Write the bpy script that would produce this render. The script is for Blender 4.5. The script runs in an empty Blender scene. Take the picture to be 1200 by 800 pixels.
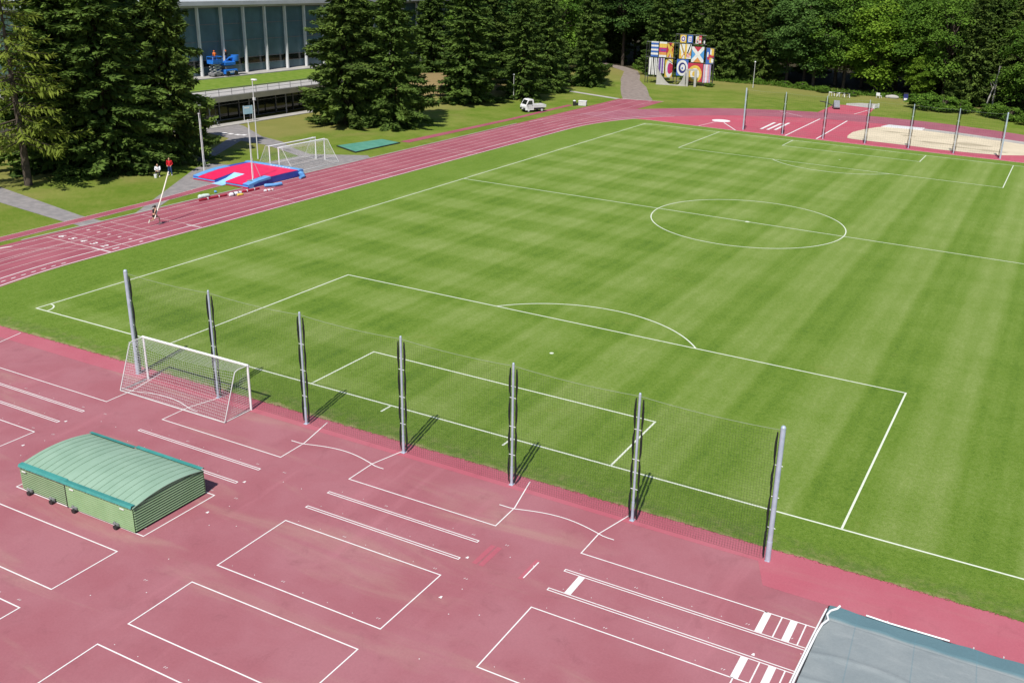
import bpy, math, random
import numpy as np
from mathutils import Vector, Matrix, Euler
random.seed(7); rng = np.random.default_rng(7)
S = bpy.context.scene
COL = S.collection
rad = math.radians

# ------------------------------------------------------------------ materials
def new_mat(name):
    m = bpy.data.materials.new(name); m.use_nodes = True
    nt = m.node_tree
    return m, nt, nt.nodes['Principled BSDF']
class G:
    """tiny node-graph helper"""
    def __init__(s, nt): s.nt = nt; s.N = nt.nodes; s.L = nt.links
    def put(s, v, sock):
        if isinstance(v, (int, float)): sock.default_value = v
        elif isinstance(v, tuple): sock.default_value = v if len(v) == len(sock.default_value) else (*v, 1.0)[:len(sock.default_value)]
        else: s.L.new(v, sock)
    def math(s, op, a, b=0.0, c=0.0, clamp=False):
        n = s.N.new('ShaderNodeMath'); n.operation = op; n.use_clamp = clamp
        for i, v in enumerate((a, b, c)): s.put(v, n.inputs[i])
        return n.outputs[0]
    def mix(s, f, a, b, mode='MIX'):
        n = s.N.new('ShaderNodeMix'); n.data_type = 'RGBA'; n.blend_type = mode
        s.put(f, n.inputs[0]); s.put(a, n.inputs[6]); s.put(b, n.inputs[7])
        return n.outputs[2]
    def noise(s, vec, scale, detail=3.0, rough=.55, dist=0.0):
        n = s.N.new('ShaderNodeTexNoise'); s.L.new(vec, n.inputs['Vector'])
        n.inputs['Scale'].default_value = scale; n.inputs['Detail'].default_value = detail
        n.inputs['Roughness'].default_value = rough; n.inputs['Distortion'].default_value = dist
        return n.outputs['Fac']
    def ramp(s, v, lo, hi):
        n = s.N.new('ShaderNodeMapRange'); n.interpolation_type = 'SMOOTHSTEP'
        s.put(v, n.inputs[0]); n.inputs[1].default_value = lo; n.inputs[2].default_value = hi
        return n.outputs[0]
    def pos(s): return s.N.new('ShaderNodeNewGeometry').outputs['Position']
    def obj(s): return s.N.new('ShaderNodeTexCoord').outputs['Object']
    def xyz(s, v):
        n = s.N.new('ShaderNodeSeparateXYZ'); s.L.new(v, n.inputs[0]); return n.outputs
    def scale(s, v, k):
        n = s.N.new('ShaderNodeVectorMath'); n.operation = 'MULTIPLY'
        s.L.new(v, n.inputs[0]); n.inputs[1].default_value = k; return n.outputs[0]
    def bump(s, h, strength, dist, bsdf):
        n = s.N.new('ShaderNodeBump'); n.inputs['Strength'].default_value = strength
        n.inputs['Distance'].default_value = dist; s.L.new(h, n.inputs['Height'])
        s.L.new(n.outputs[0], bsdf.inputs['Normal'])
def mat(name, c, c2=None, scale=4.0, rough=.7, spec=.3, metal=0.0, bump=0.0, detail=4.0):
    """solid colour broken up by noise in object space"""
    m, nt, b = new_mat(name); g = G(nt)
    if c2 is None: c2 = tuple(min(1, x * .78) for x in c)
    f = g.ramp(g.noise(g.obj(), scale, detail), .3, .7)
    nt.links.new(g.mix(f, c, c2), b.inputs['Base Color'])
    b.inputs['Roughness'].default_value = rough; b.inputs['Metallic'].default_value = metal
    b.inputs['Specular IOR Level'].default_value = spec
    if bump: g.bump(g.noise(g.obj(), scale * 6, 3), bump, .02, b)
    return m
def leaf_mat(name, lo, hi, trans=.25, spec=.12):
    """each leaf spray varies a little, each bough carries its own tint (attribute 'tint')"""
    m, nt, b = new_mat(name); g = G(nt)
    r = nt.nodes.new('ShaderNodeNewGeometry').outputs['Random Per Island']
    oi = nt.nodes.new('ShaderNodeObjectInfo').outputs['Random']
    at = nt.nodes.new('ShaderNodeAttribute'); at.attribute_name = 'tint'
    f = g.math('ADD', g.math('MULTIPLY', r, .45), g.math('MULTIPLY', at.outputs['Fac'], .65), clamp=True)
    f = g.math('POWER', f, 1.35)
    c = g.mix(f, lo, hi)
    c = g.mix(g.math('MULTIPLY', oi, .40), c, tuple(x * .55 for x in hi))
    nt.links.new(c, b.inputs['Base Color'])
    b.inputs['Roughness'].default_value = .75; b.inputs['Specular IOR Level'].default_value = spec
    t = nt.nodes.new('ShaderNodeBsdfTranslucent'); nt.links.new(g.mix(.5, c, (hi[0]*1.5, hi[1]*1.5, hi[2])), t.inputs[0])
    ms = nt.nodes.new('ShaderNodeMixShader'); ms.inputs[0].default_value = trans
    nt.links.new(b.outputs[0], ms.inputs[1]); nt.links.new(t.outputs[0], ms.inputs[2])
    nt.links.new(ms.outputs[0], nt.nodes['Material Output'].inputs[0])
    return m
def rubber(name, c, c2, stain, grain=.24, spots=True):
    """sports surface: granulate grain, broad stains, rubbed streaks"""
    m, nt, b = new_mat(name); g = G(nt); p = g.pos()
    f = g.ramp(g.noise(p, .22, 5, .6), .35, .68)
    col = g.mix(f, c, c2)
    st = g.ramp(g.noise(g.scale(p, (.10, .55, 1)), 1.0, 5, .6, .6), .52, .78)
    col = g.mix(g.math('MULTIPLY', st, .62), col, stain)
    if spots:
        wn = g.ramp(g.noise(g.scale(p, (.9, .12, 1)), .7, 4, .6, .4), .56, .74)
        col = g.mix(g.math('MULTIPLY', wn, .35), col, tuple(min(1, x*1.25) for x in c2))
    sm = g.ramp(g.noise(p, .75, 6, .72, .5), .52, .80)                     # scuffs and foot traffic
    col = g.mix(g.math('MULTIPLY', sm, .48), col, tuple(x * .66 for x in c))
    lt = g.ramp(g.noise(g.scale(p, (1.1, 1.4, 1)), 1.0, 6, .75, .8), .60, .82)
    col = g.mix(g.math('MULTIPLY', lt, .30), col, tuple(min(1, x * 1.22) for x in c2))
    gr = g.noise(p, 11, 6, .85)
    k = g.math('ADD', g.math('MULTIPLY', gr, grain * 2), 1 - grain)
    col = g.mix(1.0, col, k, 'MULTIPLY')
    nt.links.new(col, b.inputs['Base Color'])
    b.inputs['Roughness'].default_value = .85; b.inputs['Specular IOR Level'].default_value = .2
    g.bump(g.noise(p, 40, 2), .25, .01, b)
    return m
def paint(name, c=(.80, .79, .77), wear=.35, under=(.42, .17, .2)):
    m, nt, b = new_mat(name); g = G(nt); p = g.pos()
    f = g.ramp(g.noise(p, 3.5, 5, .7), .50, .80)
    nt.links.new(g.mix(g.math('MULTIPLY', f, wear), c, under), b.inputs['Base Color'])
    b.inputs['Roughness'].default_value = .6
    return m

def pitch_material():
    m, nt, b = new_mat('mown_grass'); g = G(nt); p = g.pos(); x, y, z = g.xyz(p)
    wob = g.math('MULTIPLY', g.math('SUBTRACT', g.noise(g.scale(p, (.6, .05, 1)), 1.0, 3), .5), .35)
    def stripes(t, per, ph, soft):
        s = g.math('SINE', g.math('MULTIPLY', g.math('SUBTRACT', g.math('ADD', t, wob), ph), 2 * math.pi / per))
        return g.ramp(s, -soft, soft)                       # 1 in the first half-period
    sx = stripes(x, 6.1, 43.9, .40)                        # mown along the length of the pitch
    sx2 = stripes(x, 1.46, .3, .9)
    sy = stripes(y, 6.65, 35.0, .6)                          # and across it
    inside = g.math('MULTIPLY', g.ramp(y, -.6, .2), g.math('SUBTRACT', 1.0, g.ramp(y, 100.2, 100.8)))
    inside = g.math('MULTIPLY', inside, g.ramp(x, -1.2, -.2))
    wx = g.math('ADD', .15, g.math('MULTIPLY', g.ramp(x, 12, 50), .12))
    wy = g.math('SUBTRACT', .24, g.math('MULTIPLY', g.ramp(x, 15, 44), .19))
    pat = g.math('ADD', g.math('ADD', g.math('MULTIPLY', g.math('SUBTRACT', sx, .5), wx), g.math('MULTIPLY', g.math('SUBTRACT', sy, .5), wy)),
                 g.math('MULTIPLY', g.math('SUBTRACT', sx2, .5), .09))
    pat = g.math('MULTIPLY', pat, inside)
    big = g.math('SUBTRACT', g.noise(p, .09, 4, .6), .5)
    med = g.math('SUBTRACT', g.noise(p, .8, 5, .65), .5)
    stre = g.math('SUBTRACT', g.noise(g.scale(p, (2.2, .22, 1)), 1.0, 4, .65), .5)
    fine = g.math('ADD', g.math('SUBTRACT', g.noise(p, 4.2, 5, .75), .5), g.math('SUBTRACT', g.noise(p, 13, 3, .8), .5))
    v = g.math('SUBTRACT', .50, pat)
    for n_, k in ((big, .5), (med, .36), (stre, .34), (fine, .95)):
        v = g.math('ADD', v, g.math('MULTIPLY', n_, k))
    v = g.math('SUBTRACT', v, g.math('MULTIPLY', g.math('SUBTRACT', 1.0, inside), .14))
    v = g.math('ADD', v, g.math('MULTIPLY', g.math('SUBTRACT', g.ramp(y, 10, 95), .3), .10))
    n = nt.nodes.new('ShaderNodeValToRGB'); nt.links.new(v, n.inputs[0]); e = n.color_ramp.elements
    e[0].position = .02; e[0].color = (.067, .135, .013, 1); e[1].position = 1.0; e[1].color = (.250, .310, .098, 1)
    k = e.new(.32); k.color = (.120, .200, .021, 1); k = e.new(.68); k.color = (.176, .250, .052, 1)
    col = n.outputs[0]
    yl = g.ramp(g.noise(p, .35, 5, .7), .60, .82)
    col = g.mix(g.math('MULTIPLY', yl, .30), col, (.24, .24, .06))
    edge = g.math('ADD', y, g.math('MULTIPLY', med, 1.2))
    rough = g.math('MULTIPLY', g.ramp(edge, -3.0, -2.7), g.math('SUBTRACT', 1.0, g.ramp(edge, -2.3, -1.5)))  # mottled band of duller green and straw along the near edge
    rough = g.math('MULTIPLY', rough, g.ramp(g.noise(p, .9, 5, .75), .35, .65))
    col = g.mix(g.math('MULTIPLY', rough, .55), col, g.mix(g.ramp(g.noise(p, 2.2, 4, .7), .45, .6), (.085, .130, .032), (.22, .205, .09)))
    wear = g.math('SUBTRACT', 1.0, g.ramp(edge, -3.12, -2.75))
    wear = g.math('MULTIPLY', wear, g.ramp(g.noise(p, 1.3, 4, .7), .34, .52))
    col = g.mix(g.math('MULTIPLY', wear, .85), col, (.33, .26, .14))
    nt.links.new(col, b.inputs['Base Color'])
    b.inputs['Roughness'].default_value = .75; b.inputs['Specular IOR Level'].default_value = .15
    g.bump(g.noise(p, 8, 6, .85), .8, .07, b)
    return m
def lawn_material():
    m, nt, b = new_mat('rough_lawn'); g = G(nt); p = g.pos(); x, y, z = g.xyz(p)
    v = g.math('ADD', g.math('MULTIPLY', g.noise(p, .16, 6, .72), .72), g.math('MULTIPLY', g.noise(p, 2.6, 6, .8), .42))
    n = nt.nodes.new('ShaderNodeValToRGB'); nt.links.new(v, n.inputs[0]); e = n.color_ramp.elements
    e[0].position = .30; e[0].color = (.060, .130, .010, 1); e[1].position = .80; e[1].color = (.235, .245, .062, 1)
    k = e.new(.52); k.color = (.118, .178, .020, 1)
    col = n.outputs[0]
    # dry needle litter under the conifers on the west side and by the forest
    w = g.math('ADD', x, g.math('MULTIPLY', g.math('SUBTRACT', g.noise(p, .14, 4, .6), .5), 26))
    dry = g.math('SUBTRACT', 1.0, g.ramp(w, -34, -24))
    bank = g.math('MULTIPLY', g.ramp(z, .35, 1.4), .8)
    w2 = g.math('ADD', y, g.math('MULTIPLY', g.math('SUBTRACT', g.noise(p, .12, 4, .6), .5), 18))
    dry2 = g.ramp(w2, 138, 172)
    dd = g.math('MAXIMUM', g.math('MULTIPLY', dry, .55), g.math('MAXIMUM', bank, g.math('MULTIPLY', dry2, .75)))
    col = g.mix(dd, col, g.mix(g.noise(p, 1.6, 5, .7), (.285, .215, .095), (.19, .175, .05)))
    col = g.mix(bank, col, g.mix(g.noise(p, 1.1, 5, .7), (.30, .205, .105), (.19, .14, .07)))
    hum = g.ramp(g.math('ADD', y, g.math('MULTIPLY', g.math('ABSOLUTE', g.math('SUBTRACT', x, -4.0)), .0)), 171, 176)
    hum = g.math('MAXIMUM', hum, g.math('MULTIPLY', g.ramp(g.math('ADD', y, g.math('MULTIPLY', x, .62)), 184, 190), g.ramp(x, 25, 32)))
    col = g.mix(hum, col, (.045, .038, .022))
    nt.links.new(col, b.inputs['Base Color'])
    b.inputs['Roughness'].default_value = .85; b.inputs['Specular IOR Level'].default_value = .1
    g.bump(g.noise(p, 7, 6, .8), .8, .08, b)
    return m

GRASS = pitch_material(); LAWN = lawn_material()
PINK = rubber('pink_rubber', (.298, .102, .122), (.328, .130, .152), (.36, .22, .185))
BORDER = rubber('red_border_rubber', (.378, .094, .126), (.398, .118, .150), (.38, .15, .16), spots=False)
TRACKM = rubber('track_rubber', (.275, .072, .098), (.320, .098, .125), (.35, .135, .15))
FARRED = rubber('red_field_rubber', (.42, .078, .115), (.41, .098, .130), (.37, .13, .15))
OLDRED = rubber('faded_track_rubber', (.285, .088, .122), (.315, .112, .145), (.29, .14, .155))
LINE = paint('white_line_paint', (.72, .70, .69)); LINE2 = paint('faded_line_paint', (.66, .55, .54), .5)
GLINE = paint('pitch_chalk', (.64, .68, .56), .6, (.25, .31, .10))
ASPH = mat('grey_asphalt', (.20, .19, .19), (.27, .25, .245), 1.4, .9, .15)
GRAVEL = mat('gravel_path', (.27, .225, .20), (.20, .165, .145), 1.2, .95, .1)
CONC = mat('pale_concrete', (.42, .40, .37), (.33, .32, .30), .7, .85, .2)
SAND = mat('pale_sand', (.60, .52, .385), (.52, .45, .33), .25, .95, .1)
STEEL = mat('galvanised_steel', (.47, .54, .63), (.38, .45, .54), 3, .45, .5, .25)
PAINTW = mat('white_enamel', (.80, .80, .80), (.70, .70, .70), 3, .35, .5)
GREYW = mat('dull_white', (.58, .58, .57), (.50, .50, .50), 3, .5, .4)
BLACKNET = mat('black_netting', (.012, .014, .014), (.02, .022, .02), 6, .8, .2)
DARK = mat('black_plastic', (.018, .018, .02), (.03, .03, .03), 6, .5, .4)
MIDGREY = mat('grey_metal', (.20, .20, .21), (.15, .15, .16), 5, .5, .4)
TEAL = mat('teal_sheet', (.040, .215, .195), (.055, .265, .24), 2.0, .5, .4)
COVER = mat('mint_green_roofing', (.225, .345, .255), (.26, .385, .29), 1.2, .5, .35)
COVERSEAM = mat('roof_seam', (.17, .27, .19), (.20, .30, .22), 1.2, .5, .3)
SIDING = mat('sage_green_siding', (.255, .395, .205), (.29, .43, .235), 1.5, .6, .3)
REDV = mat('crimson_vinyl', (.74, .016, .095), (.66, .014, .08), 1.5, .45, .4)
BLUEV = mat('royal_blue_vinyl', (.035, .06, .33), (.045, .08, .38), 1.5, .45, .4)
SKYV = mat('light_blue_vinyl', (.14, .36, .68), (.11, .30, .60), 1.5, .45, .4)
MATG = mat('green_turf_mat', (.07, .22, .16), (.10, .27, .20), 1.0, .9, .1)
BARK = mat('grey_brown_bark', (.10, .08, .062), (.06, .048, .04), 3, .95, .1, 0, .6)
SKIN = mat('tanned_skin', (.50, .29, .19), (.45, .26, .17), 8, .5, .35)
HAIR = mat('dark_hair', (.02, .015, .012), None, 20, .5, .4)
REDC = mat('red_cloth', (.55, .02, .03), (.48, .02, .03), 6, .85, .1)
WHITEC = mat('white_cloth', (.75, .75, .77), (.62, .62, .66), 6, .85, .1)
BLACKC = mat('black_cloth', (.02, .02, .024), None, 6, .85, .1)
BLUEC = mat('blue_denim', (.035, .06, .16), (.05, .08, .2), 6, .85, .1)
ORANGEC = mat('orange_hi_vis', (.85, .20, .04), (.75, .16, .03), 6, .7, .2)
SHOE = mat('pale_shoe_leather', (.62, .58, .52), None, 8, .5, .3)
MACHB = mat('bright_blue_machine_paint', (.02, .17, .62), (.02, .14, .52), 4, .35, .5)

def glass(name, c, rough=.05):
    m, nt, b = new_mat(name); g = G(nt)
    nt.links.new(g.mix(g.ramp(g.noise(g.obj(), .35, 3), .3, .7), c, tuple(v * .75 for v in c)), b.inputs['Base Color'])
    b.inputs['Roughness'].default_value = rough; b.inputs['Specular IOR Level'].default_value = .6
    return m
GLASS = glass('teal_glazing', (.095, .170, .205), .28)
GLASSP = glass('pale_teal_glazing', (.30, .46, .46), .15)
GLASSD = glass('dark_glazing', (.014, .018, .016), .06)

# ------------------------------------------------------------------ mesh builder
class MB:
    def __init__(s): s.v = []; s.f = []; s.m = []; s.sm = []
    def add(s, vs, fs, m=0, smooth=False):
        o = len(s.v); s.v += [tuple(v) for v in vs]
        for f in fs: s.f.append(tuple(i + o for i in f)); s.m.append(m); s.sm.append(smooth)
        return s
    def box(s, a, b, m=0, rz=0.0, bev=0.0):
        (x0, y0, z0), (x1, y1, z1) = a, b
        if bev:
            cx, cy = (x0+x1)/2, (y0+y1)/2
            r = min(bev, abs(x1-x0)/2.01, abs(y1-y0)/2.01, abs(z1-z0)/2.01)
            def ring(ix, z): return [(x0+ix+r*0, y0+ix, z), (x1-ix, y0+ix, z), (x1-ix, y1-ix, z), (x0+ix, y1-ix, z)]
            vs = ring(r, z0) + ring(0, z0+r) + ring(0, z1-r) + ring(r, z1)
            fs = [(3, 2, 1, 0), (12, 13, 14, 15)]
            for k in range(3):
                for i in range(4):
                    j = (i+1) % 4; fs.append((4*k+i, 4*k+j, 4*k+4+j, 4*k+4+i))
        else:
            vs = [(x0,y0,z0),(x1,y0,z0),(x1,y1,z0),(x0,y1,z0),(x0,y0,z1),(x1,y0,z1),(x1,y1,z1),(x0,y1,z1)]
            fs = [(3,2,1,0),(4,5,6,7),(0,1,5,4),(1,2,6,5),(2,3,7,6),(3,0,4,7)]
        if rz:
            c, q = math.cos(rz), math.sin(rz); vs = [(x*c-y*q, x*q+y*c, z) for x, y, z in vs]
        return s.add(vs, fs, m)
    def tube(s, pts, r, n=6, m=0, caps=True, smooth=True):
        P = [Vector(p) for p in pts]; R = r if isinstance(r, (list, tuple)) else [r] * len(P)
        vs, fs = [], []; up = None
        for i, p in enumerate(P):
            t = (P[min(i+1, len(P)-1)] - P[max(i-1, 0)]).normalized()
            if up is None: up = t.orthogonal().normalized()
            a = (up - t * up.dot(t)); a = a.normalized() if a.length > 1e-6 else t.orthogonal().normalized(); up = a
            b = t.cross(a)
            for k in range(n):
                q = 2 * math.pi * k / n; vs.append(p + (a * math.cos(q) + b * math.sin(q)) * R[i])
        for i in range(len(P) - 1):
            for k in range(n):
                j = (k + 1) % n; fs.append((i*n+k, i*n+j, (i+1)*n+j, (i+1)*n+k))
        s.add(vs, fs, m, smooth)
        if caps: s.add(vs[:n], [tuple(range(n))[::-1]], m); s.add(vs[-n:], [tuple(range(n))], m)
        return s
    def ball(s, c, r, m=0, nu=12, nv=8):
        rx, ry, rz = r if isinstance(r, tuple) else (r, r, r); vs = []; fs = []
        for i in range(nv + 1):
            t = math.pi * i / nv
            for k in range(nu):
                q = 2 * math.pi * k / nu
                vs.append((c[0]+rx*math.sin(t)*math.cos(q), c[1]+ry*math.sin(t)*math.sin(q), c[2]-rz*math.cos(t)))
        for i in range(nv):
            for k in range(nu):
                j = (k+1) % nu; fs.append((i*nu+k, i*nu+j, (i+1)*nu+j, (i+1)*nu+k))
        return s.add(vs, fs, m, True)
    def prism(s, poly, z0, z1, m=0):
        n = len(poly); vs = [(x, y, z0) for x, y in poly] + [(x, y, z1) for x, y in poly]
        fs = [tuple(range(n))[::-1], tuple(range(n, 2*n))] + [(i, (i+1) % n, n+(i+1) % n, n+i) for i in range(n)]
        return s.add(vs, fs, m)
    def poly(s, pts, z, m=0): return s.add([(x, y, z) for x, y in pts], [tuple(range(len(pts)))], m)
    def ribbon(s, pts, w, z, m=0, closed=False):
        P = [Vector((p[0], p[1])) for p in pts]; n = len(P); vs = []
        for i, p in enumerate(P):
            a = P[(i-1) % n] if (closed or i > 0) else None; b = P[(i+1) % n] if (closed or i < n-1) else None
            d1 = (p - a).normalized() if a is not None else None; d2 = (b - p).normalized() if b is not None else None
            if d1 is None: d1 = d2
            if d2 is None: d2 = d1
            n1 = Vector((-d1.y, d1.x)); n2 = Vector((-d2.y, d2.x)); mm = (n1 + n2)
            mm = mm.normalized() if mm.length > 1e-6 else n1
            k = (w / 2) / max(.35, mm.dot(n1)); vs += [(*(p + mm*k), z), (*(p - mm*k), z)]
        fs = []
        for i in range(n if closed else n-1):
            j = (i+1) % n; fs.append((2*i+1, 2*j+1, 2*j, 2*i))
        return s.add(vs, fs, m)
    def grid(s, x0, x1, nx, y0, y1, ny, h, m=0, smooth=True):
        vs = [(x0+(x1-x0)*i/nx, y0+(y1-y0)*j/ny) for j in range(ny+1) for i in range(nx+1)]
        fs = [(j*(nx+1)+i, j*(nx+1)+i+1, (j+1)*(nx+1)+i+1, (j+1)*(nx+1)+i) for j in range(ny) for i in range(nx)]
        return s.add([(x, y, h(x, y)) for x, y in vs], fs, m, smooth)
    def build(s, name, mats, parent=None, loc=None, rz=0.0):
        me = bpy.data.meshes.new(name); me.from_pydata(s.v, [], s.f)
        for mm in (mats if isinstance(mats, (list, tuple)) else [mats]): me.materials.append(mm)
        me.polygons.foreach_set('material_index', s.m); me.polygons.foreach_set('use_smooth', s.sm); me.update()
        o = bpy.data.objects.new(name, me); COL.objects.link(o)
        if parent is not None: o.parent = parent
        if loc: o.location = loc
        if rz: o.rotation_euler = (0, 0, rz)
        return o
def tag(o, label, cat, group=None, kind=None):
    o['label'] = label; o['category'] = cat
    if group: o['group'] = group
    if kind: o['kind'] = kind
    return o
def thing(name, label, cat, loc=(0, 0, 0), rz=0.0, group=None):
    o = bpy.data.objects.new(name, None); COL.objects.link(o); o.location = loc; o.rotation_euler = (0, 0, rz)
    o.empty_display_size = .3
    return tag(o, label, cat, group)
def struct(name, mb, m, label=None):
    o = mb.build(name, m); o['kind'] = 'structure'
    if label: o['label'] = label; o['category'] = name.replace('_', ' ')
    return o
def copy_tree(o, parent=None):
    c = o.copy(); COL.objects.link(c)
    if parent is not None: c.parent = parent
    for ch in list(o.children): copy_tree(ch, c)
    return c
def arc(cx, cy, r, a0, a1, n): return [(cx + r*math.cos(a0+(a1-a0)*i/n), cy + r*math.sin(a0+(a1-a0)*i/n)) for i in range(n+1)]

# ------------------------------------------------------------------ ground
def ss(t): t = max(0, min(1, t)); return t*t*(3-2*t)
def hgt(x, y):
    d = math.hypot((x + 44) / 13, (y - 108) / 17)
    h = 3.0 * ss(1.25 - d) if d < 1.25 else 0.0
    h += 2.5 * ss((y - 185) / 60)
    h += 1.2 * ss((-x - 34) / 14) * ss((40 - y) / 14) * ss((y + 40) / 30)
    return h
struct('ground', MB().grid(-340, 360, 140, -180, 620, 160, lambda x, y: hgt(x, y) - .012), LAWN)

CX, Y0, Y1, RI, RO = 32.0, 9.0, 87.6, 38.6, 46.9
def stadium(r, n=60):
    return arc(CX, Y0, r, math.pi, 2*math.pi, n) + arc(CX, Y1, r, 0, math.pi, n)
# near and far D areas, then the oval on top, then the grass
struct('athletics_apron', MB().poly([(-14.5, 4), (-14.5, -90), (110, -90), (110, 4)], .0), PINK)
far = arc(CX, Y1, RO - .4, 0, math.pi, 60)
struct('far_field_surface', MB().poly(far, .003), FARRED)
tr = MB(); o_, i_ = stadium(RO), stadium(RI); n_ = len(o_)
tr.add([(x, y, .006) for x, y in o_] + [(x, y, .006) for x, y in i_],
       [(i, (i+1) % n_, n_+(i+1) % n_, n_+i) for i in range(n_) if not (8 < i < 120-62)])
struct('running_track', tr, [TRACKM])
# sun-bleached part of the far bend
ob, ib = arc(CX, Y1, RO, .05, math.pi*.90, 60), arc(CX, Y1, RI, .05, math.pi*.90, 60)
struct('far_bend', MB().add([(x, y, .010) for x, y in ob] + [(x, y, .010) for x, y in ib], [(i, i+1, 61+i+1, 61+i) for i in range(60)]), OLDRED)
struct('track_straight_end', MB().poly([(-14.9, 86), (-7.0, 86), (-7.2, 108), (-7.6, 125.6), (-15.2, 123.6)], .008), TRACKM)
struct('steeplechase_turn', MB().poly([(18.4, 131.0), (26.5, 134.0), (25.6, 145.5), (22, 147), (18.4, 145)], .005), FARRED)
struct('water_jump_surround', MB().poly([(20.3, 145.9), (25.4, 145.0), (24.9, 152.3), (22.0, 151.4), (19.8, 148.6)], .009), CONC)
# border strip along the grass (newer red)
bs = [(-4.4, -4.3), (10, -4.35), (48.2, -4.15), (49.7, -4.1), (50.35, -5.62), (110, -5.8), (110, -2.6), (-4.4, -2.6)]
struct('border_strip', MB().poly(bs, .004), BORDER)
# pitch grass with a ragged edge
def jit(a, b, n, k):
    r = []
    for i in range(n):
        t = i / n; q = rng.normal(0, k)
        d = Vector((b[0]-a[0], b[1]-a[1])).normalized(); r.append((a[0]+(b[0]-a[0])*t - d.y*q, a[1]+(b[1]-a[1])*t + d.x*q))
    return r
edge = jit((-1.9, -3.12), (64, -2.95), 420, .035) + jit((64, -2.95), (110, -2.9), 150, .035)
rightarc = [(110, 103.2)]
edge += rightarc + jit((110, 103.2), (10, 102.7), 60, .02) + [(4, 103.1), (0.5, 103.6)]
xl = arc(CX, Y1, RI - .12, math.pi*.855, math.pi, 24); edge += [p for p in xl if p[1] < 103.3]
edge += arc(CX, Y0, RI - .12, math.pi, math.pi*1.105, 24)[1:]
struct('football_pitch', MB().poly(edge, .014), GRASS)
fr = MB()                                                   # dry grass tufts creeping over the edge
for i in range(2600):
    x = rng.uniform(-2, 64); y = -3.1 + (x + 2) / 66 * .17 + rng.normal(0, .04); l = rng.uniform(.05, .14); a = rng.uniform(0, 6.28)
    dx, dy = math.cos(a)*l, -abs(math.sin(a))*l
    fr.add([(x-.02, y, .012), (x+.02, y, .012), (x+dx*.6, y+dy, .02+rng.uniform(0, .05))], [(0, 1, 2)])
DRY = mat('dry_grass_blades', (.30, .27, .11), (.16, .20, .05), 3, .9, .1)
tag(fr.build('edge_grass', DRY), 'dry straw coloured grass fringe along the red border', 'grass', kind='stuff')

# pitch markings (64 x 100 m)
gm = MB(); W, L, Z = 64.0, 100.0, .019; c = W/2; lw = .10
gm.ribbon([(0, 0), (W, 0), (W, L), (0, L)], lw, Z, closed=True)
gm.ribbon([(0, L/2), (W, L/2)], lw, Z)
gm.ribbon(arc(c, L/2, 9.15, 0, 2*math.pi, 96)[:-1], lw, Z+.002, closed=True)
for y0, s in ((0, 1), (L, -1)):
    gm.ribbon([(c-20.16, y0+.06*s), (c-20.16, y0+16.5*s), (c+20.16, y0+16.5*s), (c+20.16, y0+.06*s)], lw, Z+.002)
    gm.ribbon([(c-9.16, y0+.06*s), (c-9.16, y0+5.5*s), (c+9.16, y0+5.5*s), (c+9.16, y0+.06*s)], lw, Z+.002)
    a = math.acos(5.5/9.15); gm.ribbon([(c + 9.15*math.sin(t), y0 + s*(11 + 9.15*math.cos(t))) for t in np.linspace(-a, a, 40)], lw, Z+.004)
    gm.poly(arc(c, y0+11*s, .13, 0, 6.28, 14)[:-1], Z)
    gm.ribbon(arc(0, y0, 1.0, 0, s*math.pi/2, 12), lw, Z+.002); gm.ribbon(arc(W, y0, 1.0, math.pi, math.pi - s*math.pi/2, 12), lw, Z+.002)
gm.poly(arc(c, L/2, .22, 0, 6.28, 16)[:-1], Z+.003)
for x in (28.3, 35.7): gm.ribbon([(x, -.06), (x - .02, -.85)], .11, Z+.001)
struct('pitch_markings', gm, GLINE)

# court, pit and jump markings on the apron
cm = MB(); Z = .009; w = .052
def rect(x0, y0, x1, y1, w=w): cm.ribbon([(x0, y0), (x1, y0), (x1, y1), (x0, y1)], w, Z, closed=True)
X0S = [7.72 + 11.83*k for k in range(-1, 7)]
for x0 in X0S:
    x1 = x0 + 7.80
    if x0 < 43:
        if x0 < 8: cm.ribbon([(x0-9, -7.2), (x1, -7.2), (x1-.04, -5.55), (x1-.58, -3.25)], w, Z)
        else: cm.ribbon([(x0+.55, -3.55), (x0+.02, -5.55), (x0+.02, -7.2), (x1, -7.2), (x1-.04, -5.55), (x1-.58, -3.25)], w, Z)
    elif x0 < 50: cm.ribbon([(x0+.55, -3.55), (x0+.02, -5.55), (x0+.02, -7.2), (x1, -7.2)], w, Z)
    if x0 < 50:
        for ya, yb in ((-8.50, -8.63), (-9.89, -10.02)):
            if ya > -9 and abs(x0 - 19.5) < .3: pass
            xr = x1 if x0 < 43 else 53.0
            rect(x0 if x0 > 8 else x0 - 9, yb, xr, ya, .045)
    if x0 < 43.1 or True:
        if x0 < 50: rect(x0 if x0 > 8 else x0 - 9, -14.96, x1, -11.24)
        rect(x0, -19.03, x1, -16.2)
        rect(x0, -24.0, x1, -20.27)
    if 18 < x0 < 50:                                              # shallow arc joining neighbouring courts
        cm.ribbon([(x0-.75 + 5.55*t - 4.03 - .0, -5.66 + .45*math.sin(math.pi*min(1, max(0, (t-.12)/.8)))**1.0) for t in np.linspace(0, 1, 22)], w, Z+.002)
cm.ribbon([(50.9, -7.2), (53.0, -7.2)], w, Z)
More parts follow.
